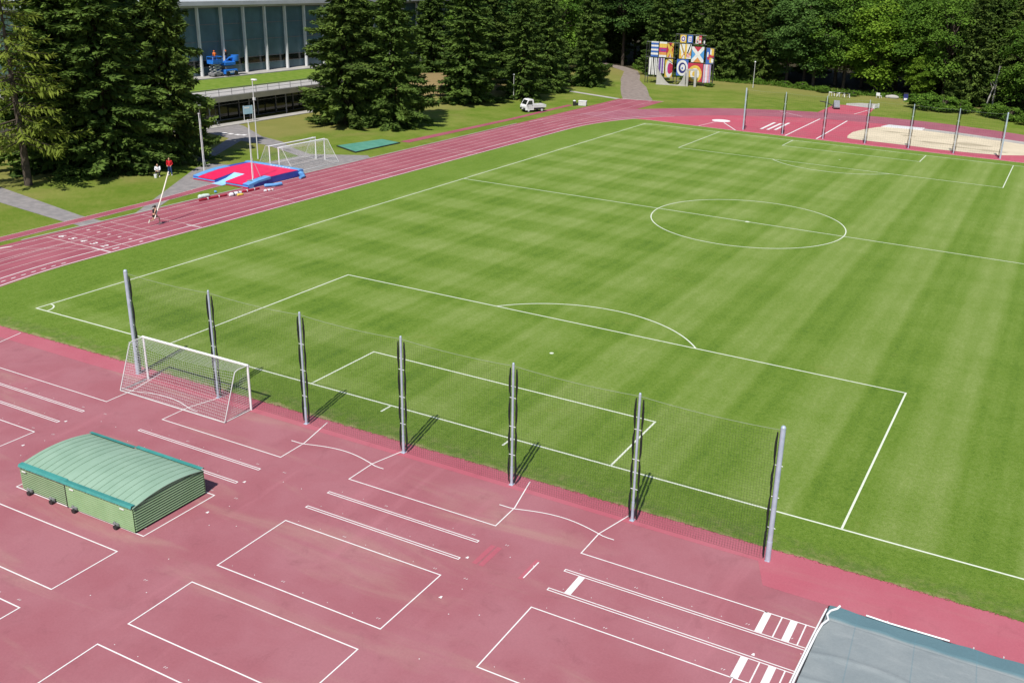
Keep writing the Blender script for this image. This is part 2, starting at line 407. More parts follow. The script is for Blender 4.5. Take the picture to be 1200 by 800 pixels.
for y0, y1 in ((-8.50, -7.22), (-11.22, -10.04)):            # broad and thin take-off bars
    cm.poly([(50.9, y0), (51.17, y0), (51.17, y1), (50.9, y1)], Z+.002)
    cm.ribbon([(51.58, y0), (51.58, y1)], w, Z+.002)
    cm.poly([(51.90, y0), (52.17, y0), (52.17, y1), (51.90, y1)], Z+.002)
    cm.ribbon([(52.48, y0), (52.48, y1)], w, Z+.002); cm.ribbon([(53.02, y0), (53.02, y1)], w, Z+.002)
cm.ribbon([(50.9, -11.22), (53.0, -11.22)], w, Z)
cm.poly([(43.86, -9.87), (44.13, -9.87), (44.13, -8.65), (43.86, -8.65)], Z)
cm.ribbon([(42.05, -9.83), (42.06, -8.62)], .055, Z+.004)
for x0 in X0S:                                              # small distance ticks, arrows and figures
    if x0 > 50: continue
    for k in range(7):
        for yy in (-8.28, -9.68, -11.05, -14.72, -20.05):
            if k % 4 != 2:
                a = .030; x = x0 + .5 + k*1.17; y = yy + rng.normal(0, .015); cm.poly([(x, y), (x+a, y), (x+a, y+a), (x, y+a)], Z)
    for yy in (-8.26, -11.02, -14.55, -20.02):
        for x in (x0 + 2.84, x0 + 7.3):
            for q in (0, .09): cm.ribbon([(x+q, yy), (x+q+.04, yy+.07)], .02, Z)
    for xx, yy in ((x0+8.05, -9.75), (x0+8.6, -12.4)):
        cm.poly([(xx-.07, yy-.05), (xx+.06, yy-.05), (xx+.03, yy+.09), (xx-.03, yy+.08)], Z)
    for xx, yy in ((x0+9.5, -8.9), (x0+10.6, -8.95), (x0+9.4, -13.1), (x0+10.4, -12.6), (x0+9.9, -15.6), (x0+9.0, -11.6), (x0+10.9, -17.5), (x0+9.3, -18.6)):
        a = .035; cm.poly([(xx, yy), (xx+a, yy), (xx+a, yy+a*1.2), (xx, yy+a*1.2)], Z)
    for xx, yy in ((x0+8.9, -8.25), (x0+8.7, -11.0), (x0+10.2, -17.0)):
        for q in (0, .1): cm.ribbon([(xx+q, yy), (xx+q+.04, yy+.08)], .02, Z)
struct('court_markings', cm, LINE)
dk = MB()
for x in (39.88, 40.18, 41.98): dk.poly([(x-.11, -9.95), (x+.11, -9.95), (x+.11, -8.5), (x-.11, -8.5)], .006)
struct('takeoff_patches', dk, BORDER)

# track markings
tm = MB(); Z = .0125; LN = [-6.72 - 1.24*k for k in range(7)]
for k, x in enumerate(LN):
    r = CX - x; ww = .05
    pts = arc(CX, Y1, r, math.pi*.80, math.pi, 40) + arc(CX, Y0, r, math.pi, math.pi*1.14, 20)
    tm.ribbon(pts, .095 if k in (0, 1) else ww, Z, 0 if k in (0, 1, 6) else 1)
    if k in (2, 4, 6): tm.ribbon([(x, 88), (x - .05, 124)], ww, Z, 1)
tm.ribbon([(-14.3, 11.15), (-8.0, 11.1)], .07, Z+.003, 1); tm.ribbon([(-8.9, 11.1), (-6.8, 11.05)], .13, Z+.004, 0)
for y, x0, x1 in ((13.0, -14.1, -6.9), (15.6, -14.1, -6.8), (17.0, -14.1, -8.2), (20.2, -14.1, -6.9), (31.5, -14.1, -6.9), (46.5, -14.1, -6.8), (62.0, -14.1, -6.8), (63.5, -12, -6.8)):
    tm.ribbon([(x0, y), (x1, y)], .05, Z+.003, 1)
tm.ribbon([(-8.5, 20.0), (-6.9, 20.0)], .09, Z+.004, 0)
tm.ribbon(arc(CX, Y0 + 2, 43.5, math.pi*.985, math.pi*1.09, 16), .05, Z+.003, 1)
tm.ribbon([(-14.2, 6.2), (-12.6, 8.2), (-10.2, 10.0), (-8.0, 11.0)], .05, Z+.005, 1)
tm.poly([(-14.5, 6.9), (-14.1, 7.3), (-13.9, 8.0), (-14.2, 7.9)], Z+.002, 1)
for k in range(10):                                          # dashes inside lane one
    a0 = math.pi + .004 + k*.021; tm.ribbon(arc(CX, Y0 - 1.4, 39.1, a0, a0+.0095, 3), .09, Z+.003, 0)
for k in range(6):
    x = LN[0] - 1.24*(k+.5); tm.poly([(x-.1, 14.2), (x+.1, 14.2), (x+.1, 14.5), (x-.1, 14.5)], Z, 1)
tm.ribbon([(-15.1, 123.9), (-7.6, 125.7)], .16, Z, 0)
struct('track_markings', tm, [LINE, LINE2])
for k in range(6):                                           # lane figures, read when facing down the straight
    cu = bpy.data.curves.new('lane_number', 'FONT'); cu.body = str(k+1); cu.size = 1.05; cu.align_x = 'CENTER'; cu.align_y = 'CENTER'; cu.extrude = .001; cu.offset = .02
    o = bpy.data.objects.new('lane_number', cu); COL.objects.link(o)
    o.location = (LN[0] - 1.24*(k+.5), 11.85, .0145); o.rotation_euler = (0, 0, 0); o.scale = (1, .8, 1)
    dg = bpy.context.evaluated_depsgraph_get(); me = bpy.data.meshes.new_from_object(o.evaluated_get(dg)); bpy.data.objects.remove(o)
    o2 = bpy.data.objects.new('lane_number', me); COL.objects.link(o2); me.materials.clear(); me.materials.append(LINE)
    o2.location = (LN[0] - 1.24*(k+.5), 11.95, .0145); o2.scale = (1, .8, 1); o2['kind'] = 'structure'

# far-field markings
fm = MB(); Z = .009
fm.poly(arc(8.3, 110.9, 1.45, 0, 6.28, 28)[:-1], Z)
for a, b, ww in (((8.0, 109.5), (7.3, 103.3), .11), ((9.3, 109.3), (13.2, 103.2), .16), ((16.0, 107.0), (15.8, 115.2), .42), ((17.0, 107.0), (16.9, 114.8), .42), ((18.0, 107.6), (17.8, 116.3), .42),
                 ((20.75, 103.4), (20.74, 125.0), .22), ((25.3, 103.7), (25.0, 125.4), .22)):
    fm.ribbon([a, b], ww, Z)
fm.ribbon([(12.6, 129.0), (15.5, 126.6), (17.6, 125.2)], .10, .013)
fm.ribbon([(24.2, 134.6), (25.6, 144.8)], .14, .013)
fm.ribbon([(-1.6, 103.75), (4, 103.25), (12, 102.85), (60, 103.2)], .10, .016, 1)
struct('far_field_markings', fm, [LINE, LINE2])
# sand landing area with its kerbs
sa = [(28.9, 107.6), (28.45, 110.0), (28.35, 113.9), (29.2, 118.1), (30.6, 122.0), (31.6, 123.3), (37.0, 123.6), (43.3, 122.5), (48.8, 121.0), (53.5, 119.6), (61, 116.5), (66, 113), (66, 111.0), (53, 109.5), (50, 107.4), (46.5, 106.7), (42, 106.4), (37.6, 106.9), (34.8, 107.0), (31.6, 107.1), (29.9, 107.1)]
struct('sand_area', MB().poly(sa, .012), SAND)
sh = MB()
for cx_, cy_, rx, ry in ((34.2, 118.3, 2.0, .6), (36.3, 116.2, 1.2, .7), (41, 112.0, 2.8, .8), (45.6, 114.2, 2.4, 1.3), (48.6, 110.2, 2.2, .8), (44.6, 110.4, 1.6, .5)):
    sh.poly([(cx_ + rx*math.cos(t)*(1+.2*math.sin(5*t+cx_)), cy_ + ry*math.sin(t)*(1+.25*math.cos(3*t))) for t in np.linspace(0, 6.28, 30)[:-1]], .016)
struct('damp_sand', sh, mat('damp_sand', (.36, .31, .22), (.42, .36, .26), .5, .95, .1))
struct('white_sand_kerb', MB().prism([(30.9, 122.9), (37.2, 123.5), (37.2, 126.2), (31.6, 125.9)], .0, .05), PAINTW)
struct('grey_sand_kerb', MB().prism([(37.25, 123.55), (43.3, 122.55), (48.8, 121.05), (53.5, 119.65), (61, 116.6), (66, 113.1), (67, 115.6), (61, 119.4), (53.5, 122.0), (48.8, 123.3), (43.0, 124.8), (37.25, 125.6)], .0, .04), CONC)

# paths and paved areas on the west side
pv = MB()
struct('west_path', pv.poly([(-60, 27.5), (-33.2, 20.0), (-18.0, 17.1), (-14.9, 16.9), (-14.9, 14.8), (-17.7, 15.0), (-27.5, 16.2), (-60, 22)], .004), ASPH)
struct('pit_path', MB().poly([(-14.9, 20.0), (-25.8, 37.0), (-26.8, 39.6), (-22.5, 41.5), (-21.9, 50.6), (-16.2, 54.1), (-14.95, 53.0), (-14.95, 33), (-18.7, 33.2), (-17.1, 26.1), (-14.9, 22.4)], .007), ASPH)
struct('building_path', MB().poly([(-44.9, 54.0), (-44.9, 61), (-42.1, 60.4), (-34.5, 55.9), (-29.9, 54.6), (-26.9, 52.7), (-21.9, 50.6), (-21.9, 48.8), (-29.8, 51.8), (-34.2, 52.0), (-28.5, 41.6), (-26.8, 39.2), (-28.6, 39.2), (-36.6, 52.4), (-42, 53.6)], .005), ASPH)
struct('building_pavement', MB().prism([(-44.95, 40), (-43.2, 40), (-43.3, 84), (-44.95, 84)], .0, .10), CONC)
dm = MB()
for x, y in ((-39.8, 54.7), (-38.75, 54.75), (-37.6, 54.85), (-36.9, 55.2)): dm.poly([(x-.35, y-.3), (x+.35, y-.3), (x+.35, y+.35), (x-.35, y+.35)], .011)
struct('path_markings', dm, LINE)
struct('forest_path', MB().poly([(-14.6, 123.6), (-17.6, 129.5), (-21.2, 137), (-25.0, 145.5), (-28.3, 152.5), (-31.5, 160.5), (-34.6, 168.2), (-40.5, 174.5), (-48, 180), (-47, 183), (-38.5, 177.5), (-32.5, 171), (-28.2, 162.5), (-24.6, 154), (-21.6, 148.6), (-18.6, 143.6), (-15.4, 137), (-12.6, 131.0), (-10.6, 127.6), (-9.6, 125.2), (-14.0, 123.9)], .004), GRAVEL)
struct('side_path', MB().ribbon([(-46, 134), (-30.8, 128.0), (-22.0, 125.2), (-15.3, 123.2)], 1.3, .008), CONC)
# long-jump and vault runways
rw = MB().poly([(-17.0, 6.0), (-17.4, 16.7), (-17.8, 25.6), (-18.9, 34.0), (-17.5, 34.0), (-16.6, 23.1), (-16.2, 17.6), (-15.8, 8.0), (-15.2, 6.0)], .010)
rw.poly([(-18.9, 64.0), (-18.2, 90), (-18.6, 110), (-17.6, 110), (-17.2, 90), (-17.5, 64.0)], .010)
struct('jump_runways', rw, TRACKM)
rl = MB()
for o in (0, 1): rl.ribbon([((-17.0, -15.8)[o], 7.0), ((-17.35, -16.25)[o], 16.7), ((-17.75, -16.65)[o], 25.6), ((-18.8, -17.6)[o], 33.8)], .05, .014)
struct('runway_markings', rl, LINE2)
tk = MB(); tk.ribbon([(-15.05, 9.5)] + [(-15.05, y) for y in range(12, 54, 3)], .16, .013); tk.ribbon([(-15.05, 53), (-15.05, 87)], .16, .013)
struct('track_edging', tk, CONC)

# ------------------------------------------------------------------ near ball-stop fence
def net_fence(name, label, x0, step, n, y, h, cell, bundles=True, rope_drop=.12, thread=.0066, net_from=0):
    t = thing(name, label, 'net fence', (x0, y, 0))
    for i in range(n):
        x = i*step; end = i in (0, n-1)
        p = MB()
        if end: p.tube([(x, 0, 0), (x, 0, h)], .105, 12)
        else:   p.tube([(x, 0, 0), (x, 0, h)], .055, 12)
        p.tube([(x, 0, 0), (x, 0, .9)], .115 if end else .066, 12)
        p.ball((x, 0, h), .108 if end else .056, 0, 10, 6); p.box((x-.10, -.12, 0), (x+.10, .12, .015))
        po = p.build('post', STEEL, t)
        if bundles:
            sides = [s for s in (-1, 1) if not (end and s == (-1 if i == 0 else 1))]
            for s in sides:                                  # netting gathered and strapped along each post
                pts, rr = [], []
                for k in range(41):
                    z = .12 + (h - .35) * k / 40
                    ph = abs(math.sin(math.pi * (k / 40) * 4.0))
                    pts.append((x + s*((.20 if end else .158) + .022*ph + rng.normal(0, .006)), .02, z)); rr.append(.026 + .026*ph)
                MB().tube(pts, rr, 7).build('gathered_net', BLACKNET, po)
            b = MB()
            for k in range(1, 4):
                z = .12 + (h-.35)*k/4; b.tube([(x-.16, .0, z), (x+.16, .0, z)], .014, 6)
            b.build('strap', PAINTW, po)
    nb = MB(); m = int(step / cell)
    def sag(u): return .10 * 4 * u * (1-u)
    for i in range(net_from, n-1):
        for k in range(m+1):                                 # uprights of the mesh
            u = k / m; x = (i+u)*step; zt = h - rope_drop - sag(u)
            bow = .05*math.sin(u*math.pi)
            nb.tube([(x, .0, .02), (x, bow, zt*.5), (x, 0, zt)], thread/2, 3, 0, False, False)
        for k in range(int(h / cell) + 1):
            v = k * cell / h
            if v > .98: continue
            pts = [((i+u)*step, .05*math.sin(u*math.pi)*math.sin(v*math.pi), .02 + v*(h - rope_drop - sag(u))) for u in np.linspace(0, 1, 7)]
            nb.tube(pts, thread/2, 3, 0, False, False)
    NETC = mat('dark_green_twine', (.05, .065, .045), (.07, .085, .06), 8, .8, .2)
    nb.build('net', NETC, t)
    rp = MB()
    for i in range(n-1): rp.tube([((i+u)*step, 0, h - rope_drop - sag(u) + .02) for u in np.linspace(0, 1, 9)], .009, 4)
    rp.build('head_rope', mat('grey_green_rope', (.32, .36, .28), None, 6, .8, .2), t)
    return t
net_fence('ball_stop_fence', 'tall black net fence on seven steel posts between red apron and pitch', 13.92, 6.018, 7, -3.87, 5.95, .115)
net_fence('ball_stop_fence', 'distant net fence of seven posts behind the far goal line', 13.98, 6.03, 7, 104.45, 6.05, .30, True, .12, .008)

# ------------------------------------------------------------------ football goals
def goal(label, loc, rz, wdt, h, top, depth, r=.06, group=None, mesh=.13):
    """mouth faces local +y, net behind at -y"""
    t = thing('football_goal', label, 'football goal', loc, rz, group)
    for x in (0, wdt): MB().tube([(x, 0, 0), (x, 0, h)], r, 10).build('post', PAINTW, t)
    MB().tube([(-r, 0, h), (wdt+r, 0, h)], r*1.02, 10).build('crossbar', PAINTW, t)
    for x in (0, wdt):
        pts = [(x, 0, h), (x, -top*.72, h), (x, -top*.93, h-.06), (x, -top, h-.2), (x, -depth, .04)]
        MB().tube(pts, .026, 8).build('back_stay', GREYW, t)
    g_ = MB().tube([(0, 0, .03), (0, -depth, .03), (wdt, -depth, .03), (wdt, 0, .03)], .03, 8); g_.build('ground_frame', GREYW, t)
    nb = MB(); th = .0055; tv = .0032
    def prof(v, u):                                          # v 0 crossbar .. 1 ground; hanging net
        sagx = math.sin(math.pi*u)
        path = [(0, h), (-top, h - .22*sagx), (-(top*.95 + depth*.25) * (1-.10*sagx), h*.52), (-depth*(1 - .05*sagx), .05)]
        k = v*3; i = min(2, int(k)); f = k-i
        a, b = path[i], path[i+1]; return (a[0]+(b[0]-a[0])*f, a[1]+(b[1]-a[1])*f)
    nx = int(wdt/mesh); nv = int((top + h*1.05)/mesh)
    for k in range(nx+1):
        u = k/nx; nb.tube([(u*wdt, *prof(v, u)) for v in np.linspace(0, 1, 10)], tv, 3, 0, False, False)
    for k in range(nv+1):
        v = k/nv; nb.tube([(u*wdt, *prof(v, u)) for u in np.linspace(0, 1, 13)], th, 3, 0, False, False)
    nz = int(h/mesh)
    for x in (0, wdt):                                       # side panels
        for k in range(nz+1):
            z = h*k/nz; yb = -(top + (depth-top)*(1 - z/h))
            nb.tube([(x, 0, z), (x + (.06 if x == 0 else -.06), yb*.5, z-.04 if z > .1 else z), (x, yb, z)], th, 3, 0, False, False)
        for k in range(1, int(depth/mesh)):
            y = -depth*k/(depth/mesh); zt = h if -y < top else h*(1 - (-y-top)/(depth-top))
            nb.tube([(x, y, .02), (x, y, zt)], tv, 3, 0, False, False)
    nb.build('net', mat('white_twine', (.62, .62, .62), None, 8, .8, .2), t)
    return t
goal('white football goal with sagging net standing behind the first two near net posts', (15.0, -4.12, 0), 0, 7.5, 2.5, .93, 1.8)
goal('white football goal nearer the running track, mouth to mouth beside the crash mat', (-18.2, 41.6, 0), rad(90), 7.3, 2.44, .6, 2.0, .065)
goal('white football goal farther from the running track, mouth to mouth beside the crash mat', (-19.5, 48.9, 0), rad(-90), 7.3, 2.44, .6, 1.8, .065)

# ------------------------------------------------------------------ rolling cover over the mats
def boarded(mb, a, b, z0, z1, rows, gap, m=0, mg=1, top=None, foot=.012):
    """horizontal boards from a to b (xy) with recessed strips coloured as shade under each board; top(u) clips the height"""
    a, b = Vector(a), Vector(b); d = (b-a); nn = Vector((d.y, -d.x)).normalized()
    N = 24 if top else 1; hh = (z1-z0)/rows
    def strip(zb, zt, off, mat_, offb=None):
        for i in range(N):
            u0, u1 = i/N, (i+1)/N
            t0 = min(zt, top(u0)) if top else zt; t1 = min(zt, top(u1)) if top else zt
            if t0 <= zb and t1 <= zb: continue
            p0, p1 = a + d*u0 + nn*off, a + d*u1 + nn*off; q = nn * ((offb if offb is not None else off) - off)
            mb.add([(*(p0+q), zb), (*(p1+q), zb), (*p1, max(t1, zb)), (*p0, max(t0, zb))], [(0, 1, 2, 3)], mat_)
    for r in range(rows):
        zb = z0 + hh*r; zm = zb + hh*gap; zt = zb + hh
        strip(zb, zm, -.006, mg); strip(zm, zt, .012 if foot == .012 else -.004, m, foot)
        p0, p1 = a, b
        if not top: mb.add([(*(a-nn*.006), zm), (*(b-nn*.006), zm), (*(b+nn*.012), zm), (*(a+nn*.012), zm)], [(3, 2, 1, 0)], mg); mb.add([(*(a-nn*.006), zt), (*(b-nn*.006), zt), (*(b+nn*.012), zt), (*(a+nn*.012), zt)], [(0, 1, 2, 3)], m)
LAPSHADE = mat('dark_lap_shade', (.07, .10, .05), None, 4, .9, .1)  # dark colour painted in as the shadow lines under the end-wall boards
LAPSHADEL = mat('green_lap_shade', (.19, .285, .12), None, 4, .8, .1)  # weaker green painted in as the shadow lines on the side walls
ct = thing('mat_cover', 'low mint green rolling cover with arched ribbed roof and teal edges on the red apron', 'mat cover', (20.0, -15.0, 0))
LX, LY, XS = 6.95, 3.65, 2.92
def arch(v, off=0.0): return 1.16 + off + .25*(1-(2*v-1)**2)
MB().box((.02, .04, .06), (LX-.22, LY-.04, 1.12)).build('inner_box', DARK, ct)
for x0, x1, g0, eave in ((0, XS, .05, 1.10), (XS+.03, LX, 0.0, 1.14)):
    s_ = MB(); boarded(s_, (x0, g0), (x1, g0), .05, eave, 11, .34); s_.build('side_wall', [SIDING, LAPSHADEL], ct)
    s_ = MB(); boarded(s_, (x1, LY-g0), (x0, LY-g0), .05, eave, 11, .34); s_.build('side_wall', [SIDING, LAPSHADEL], ct)
    lip = MB()
    for k in range(int((x1-x0)/.19)):                         # scalloped foot of the roof sheets under the strip
        lip.box((x0+.19*k+.02, g0-.05, eave-.01), (x0+.19*k+.16, g0+.02, eave+.045))
    lip.build('eave_flashing', COVER, ct)
    for s, yb in ((1, g0), (-1, LY-g0)):
        n = 12; tr_ = MB()
        for k in range(n):
            xa, xb = x0 + (x1-x0)*k/n, x0 + (x1-x0)*(k+1)/n; j = .006*math.sin(k*2.3)
            tr_.add([(xa, yb-s*.085, eave+.05+j), (xb, yb-s*.085, eave+.05+j), (xb, yb-s*.03, eave+.15), (xa, yb-s*.03, eave+.15), (xb, yb+s*.15, arch(.045)+.07), (xa, yb+s*.15, arch(.045)+.07)],
                    [(0, 1, 2, 3), (3, 2, 4, 5)] if s > 0 else [(3, 2, 1, 0), (5, 4, 2, 3)])
        tr_.build('teal_strip', TEAL, ct)
    r_ = MB(); n = 28; xa, xb = x0 - .02, x1 + (.03 if x1 == LX else -.0)
    z_ = .02 if x0 else 0
    vs = []
    for j in range(n+1):
        v = j/n; y = g0 + (LY-2*g0)*v
        vs += [(xa, y, arch(v, z_)), (xb, y, arch(v, z_)), (xa, y, arch(v, z_)-.03), (xb, y, arch(v, z_)-.03)]
    fs = []
    for j in range(n):
        p, q = 4*j, 4*j+4; fs += [(p, p+1, q+1, q), (q+2, q+3, p+3, p+2), (p+1, p+3, q+3, q+1), (p+2, p, q, q+2)]
    r_.add(vs, fs, 0)
    ro = r_.build('roof', COVER, ct)
    sm_ = MB(); k = 0; x = xa + .2
    while x < xb - .05:
        sm_.tube([(x, g0 + (LY-2*g0)*v, arch(v, z_)+.004) for v in np.linspace(.02, .98, 22)], .017, 5); x += .385
    sm_.build('seam', COVERSEAM, ro)
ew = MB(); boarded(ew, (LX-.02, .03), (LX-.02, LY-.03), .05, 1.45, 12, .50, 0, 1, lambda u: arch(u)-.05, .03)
ew.build('end_wall', [SIDING, LAPSHADE], ct)
eb = MB(); eb.add([(LX-.05, .04+(LY-.08)*v, arch(v)-.035) for v in np.linspace(0, 1, 17)] + [(LX-.05, LY-.04, .05), (LX-.05, .04, .05)], [tuple(range(19))], 0); eb.build('end_backing', DARK, ct)
ew2 = MB(); boarded(ew2, (.12, LY-.06), (.12, .06), .05, 1.45, 12, .50, 0, 1, lambda u: arch(u)-.05, .03); ew2.build('end_wall', [SIDING, LAPSHADE], ct)
MB().box((XS-.005, -.03, .04), (XS+.035, .0, 1.13)).build('joint_seal', DARK, ct)
for x in (.62, 2.05, 3.45, 5.95):
    b_ = MB().box((x-.16, -.12, .16), (x+.10, .0, .22)).box((x-.02, -.14, .08), (x+.12, -.03, .2), 0, 0, .02).tube([(x-.14, -.06, .26), (x-.02, -.09, .2)], .03, 6)
    bo = b_.build('caster_bracket', MIDGREY, ct)
    MB().tube([(x+.04, -.20, .10), (x+.04, -.12, .10)], .105, 14, 0).build('caster', DARK, bo)
for x in (.35, 3.35, 6.35): MB().box((x-.12, -.04, .97), (x+.12, -.024, 1.02)).build('handle_plate', PAINTW, ct)

# ------------------------------------------------------------------ tarpaulin over the sand pit
tp = thing('pit_tarpaulin', 'blue grey tarpaulin over the sand pit with white rope along its edges', 'tarpaulin', (53.0, -5.75, 0))
arcs = [((3.2, -22), 17.8, .012), ((1.8, -9.0), 6.2, .012), ((9.5, -20), 15.0, .012), ((17, -5), 7.5, .01)]
def tarph(x, y):
    h = .07 + .03*math.sin(math.pi*min(1, -y/12)) + .012*math.sin(1.3*x+.7*y) + .008*math.sin(3.1*x-1.9*y)
    for (ax, ay), r, k in arcs:
        d = math.hypot(x-ax, y-ay) - r; h += k*3.6*math.exp(-(d/.13)**2)
    if y > -.72: h += .05 + .02*math.sin(4*x)
    if -.80 < y < -.70: h -= .03
    return h
tb = MB().grid(.0, 20, 250, -14, 0, 180, tarph)
m_, nt, b_ = new_mat('grey_blue_tarpaulin'); g = G(nt); p = g.obj(); x, y, z = g.xyz(p)
col = g.mix(g.ramp(g.noise(p, .5, 5, .65), .3, .7), (.195, .226, .238), (.232, .260, .268))
col = g.mix(g.math('MULTIPLY', g.ramp(g.noise(g.scale(p, (.4, 2.2, 1)), 1.2, 5, .7), .5, .75), .5), col, (.30, .325, .33))
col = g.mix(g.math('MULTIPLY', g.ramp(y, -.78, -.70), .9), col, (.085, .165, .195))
sl = g.math('ABSOLUTE', g.math('SUBTRACT', g.math('FRACT', g.math('DIVIDE', g.math('ADD', x, g.math('MULTIPLY', y, .08)), 2.1)), .5))
col = g.mix(g.math('MULTIPLY', g.math('SUBTRACT', 1.0, g.ramp(sl, .004, .016)), .35), col, (.10, .19, .23))
col = g.mix(1.0, col, g.math('ADD', .86, g.math('MULTIPLY', g.noise(p, 9, 6, .8), .28)), 'MULTIPLY')
nt.links.new(col, b_.inputs['Base Color']); b_.inputs['Roughness'].default_value = .85; b_.inputs['Specular IOR Level'].default_value = .15
g.bump(g.noise(p, 6, 5, .7), .4, .03, b_)
TARP = m_
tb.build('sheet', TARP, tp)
e_ = MB().box((-.02, -.03, 0), (20, .02, .10)).box((-.05, -14, 0), (.0, .0, .10)); e_.build('pit_frame', DARK, tp)
rp = MB()
lp = [(.36, .02, .20), (.30, -.18, .19), (.10, -.42, .18), (.05, -.7, .17), (.16, -1.0, .18), (.02, -1.35, .17), (-.03, -1.9, .16), (-.06, -2.8, .15), (-.10, -4.5, .15), (-.12, -9, .15), (-.12, -14, .15)]
rp.tube(lp, .045, 8)
rp.tube([(-.06, -.32, .14), (-.09, -.9, .13), (-.14, -2.2, .12), (-.2, -5, .12), (-.25, -14, .12)], .035, 8)
rp.build('edge_rope', PAINTW, tp)
MB().tube([(1.35, -.05, .20), (2.2, -.10, .205), (3.2, -.06, .19), (4.3, -.01, .17)], .032, 8).build('slack_rope', PAINTW, tp)
st = MB()
for k in range(9): st.box((2.1+1.0*k, -.02, .15), (2.14+1.0*k, .035, .19))
st.build('eyelet_hooks', GREYW, tp)

# ------------------------------------------------------------------ pole-vault landing area
vt = thing('crash_mat', 'big red topped pole vault crash mat with blue sides at the runway end', 'crash mat', (-18.05, 33.2, 0))
vt.scale = (1, 1, .84)
def slab(mb, x0, x1, pr, m=0):                               # profile pr of (y, z_low, z_high) swept along x
    vs = []; n = len(pr)
    for x in (x0, x1):
        vs += [(x, y, zl) for y, zl, zh in pr] + [(x, y, zh) for y, zl, zh in pr]
    fs = []
    for i in range(n-1):
        fs += [(i, i+1, n+i+1, n+i), (2*n+i+1, 2*n+i, 3*n+i, 3*n+i+1), (n+i, n+i+1, 3*n+i+1, 3*n+i), (2*n+i, 2*n+i+1, i+1, i)]
    fs += [(0, n, 3*n, 2*n), (n-1, 3*n-1, 4*n-1, 2*n-1)]
    mb.add(vs, fs, m)
main = [(2.55, .06, .79), (5, .06, .84), (7.6, .06, .82)]
m1 = MB(); slab(m1, -3.75, 3.75, main); m1.build('main_block', BLUEV, vt)
m2 = MB(); slab(m2, -3.0, 3.72, [(2.5, .80, .83), (5, .85, .88), (7.0, .83, .86)]); m2.build('red_top', REDV, vt)
m3 = MB(); slab(m3, -3.75, 3.8, [(7.0, .70, .90), (7.4, .62, .93), (7.75, .5, .88)]); m3.build('back_bolster', SKYV, vt)
wh = MB()
for k in range(7): wh.box((-.2+.42*k, 7.05, .905), (.0+.42*k, 7.22, .935))
wh.build('white_lettering', PAINTW, vt)
for x0, x1 in ((-3.75, -.75), (.75, 3.75)):
    w_ = MB(); slab(w_, x0, x1, [(-.15, .04, .42), (1.2, .04, .62), (2.5, .04, .77)]); fw = w_.build('front_wing', BLUEV, vt)
    t_ = MB(); slab(t_, x0 + (.75 if x0 < -1 else 0), x1 - (.75 if x1 > 1 else 0), [(-.18, .36, .46), (1.2, .63, .66), (2.5, .78, .83)]); t_.build('red_top', REDV, fw)
    l_ = MB(); slab(l_, x0 - .01, x1 + .01, [(-.21, .19, .29), (-.155, .19, .29)]); l_.build('front_piping', SKYV, fw)
    l2 = MB(); slab(l2, x0 - .01, x1 + .01, [(-.20, .06, .14), (-.155, .06, .14)]); l2.build('lower_band', REDV, fw)
bl = MB(); slab(bl, -3.78, -3.0, [(-.1, .2, .50), (1.2, .5, .72), (2.6, .6, .88), (4.2, .6, .90)]); bl.build('side_bolster', SKYV, vt)
br = MB(); slab(br, 3.0, 3.85, [(-.1, .2, .52), (1.2, .5, .74), (2.9, .6, .90)]); br.add([(3.86, -.15, .05), (3.86, .5, .05), (3.86, .5, .58), (3.86, -.15, .48)], [(0, 1, 2, 3)]); br.build('side_bolster', SKYV, vt)
bx = MB(); slab(bx, -.74, .74, [(-.6, .02, .06), (.2, .02, .10), (1.3, .04, .32), (2.5, .30, .80)]); bx.build('box_collar', mat('pale_blue_vinyl', (.34, .60, .82), (.28, .54, .78), 1.5, .45, .4), vt)
cr = MB(); cr.tube([(3.5, 7.3, .45), (4.1, 7.2, .42), (4.3, 6.9, .36)], .26, 10); cr.tube([(3.9, 7.6, .2), (4.5, 7.0, .2), (4.6, 6.3, .18)], .17, 8); cr.build('folded_cover', SKYV, vt)
tag(MB().tube([(-13.5, 34.6, .18), (-13.0, 35.3, .19), (-12.9, 36.1, .18)], .17, 12).ball((-13.5, 34.6, .18), .17).ball((-12.9, 36.1, .18), .17).build('blue_bolster', SKYV), 'loose light blue roll of padding lying beside the track next to the crash mat', 'padding roll')

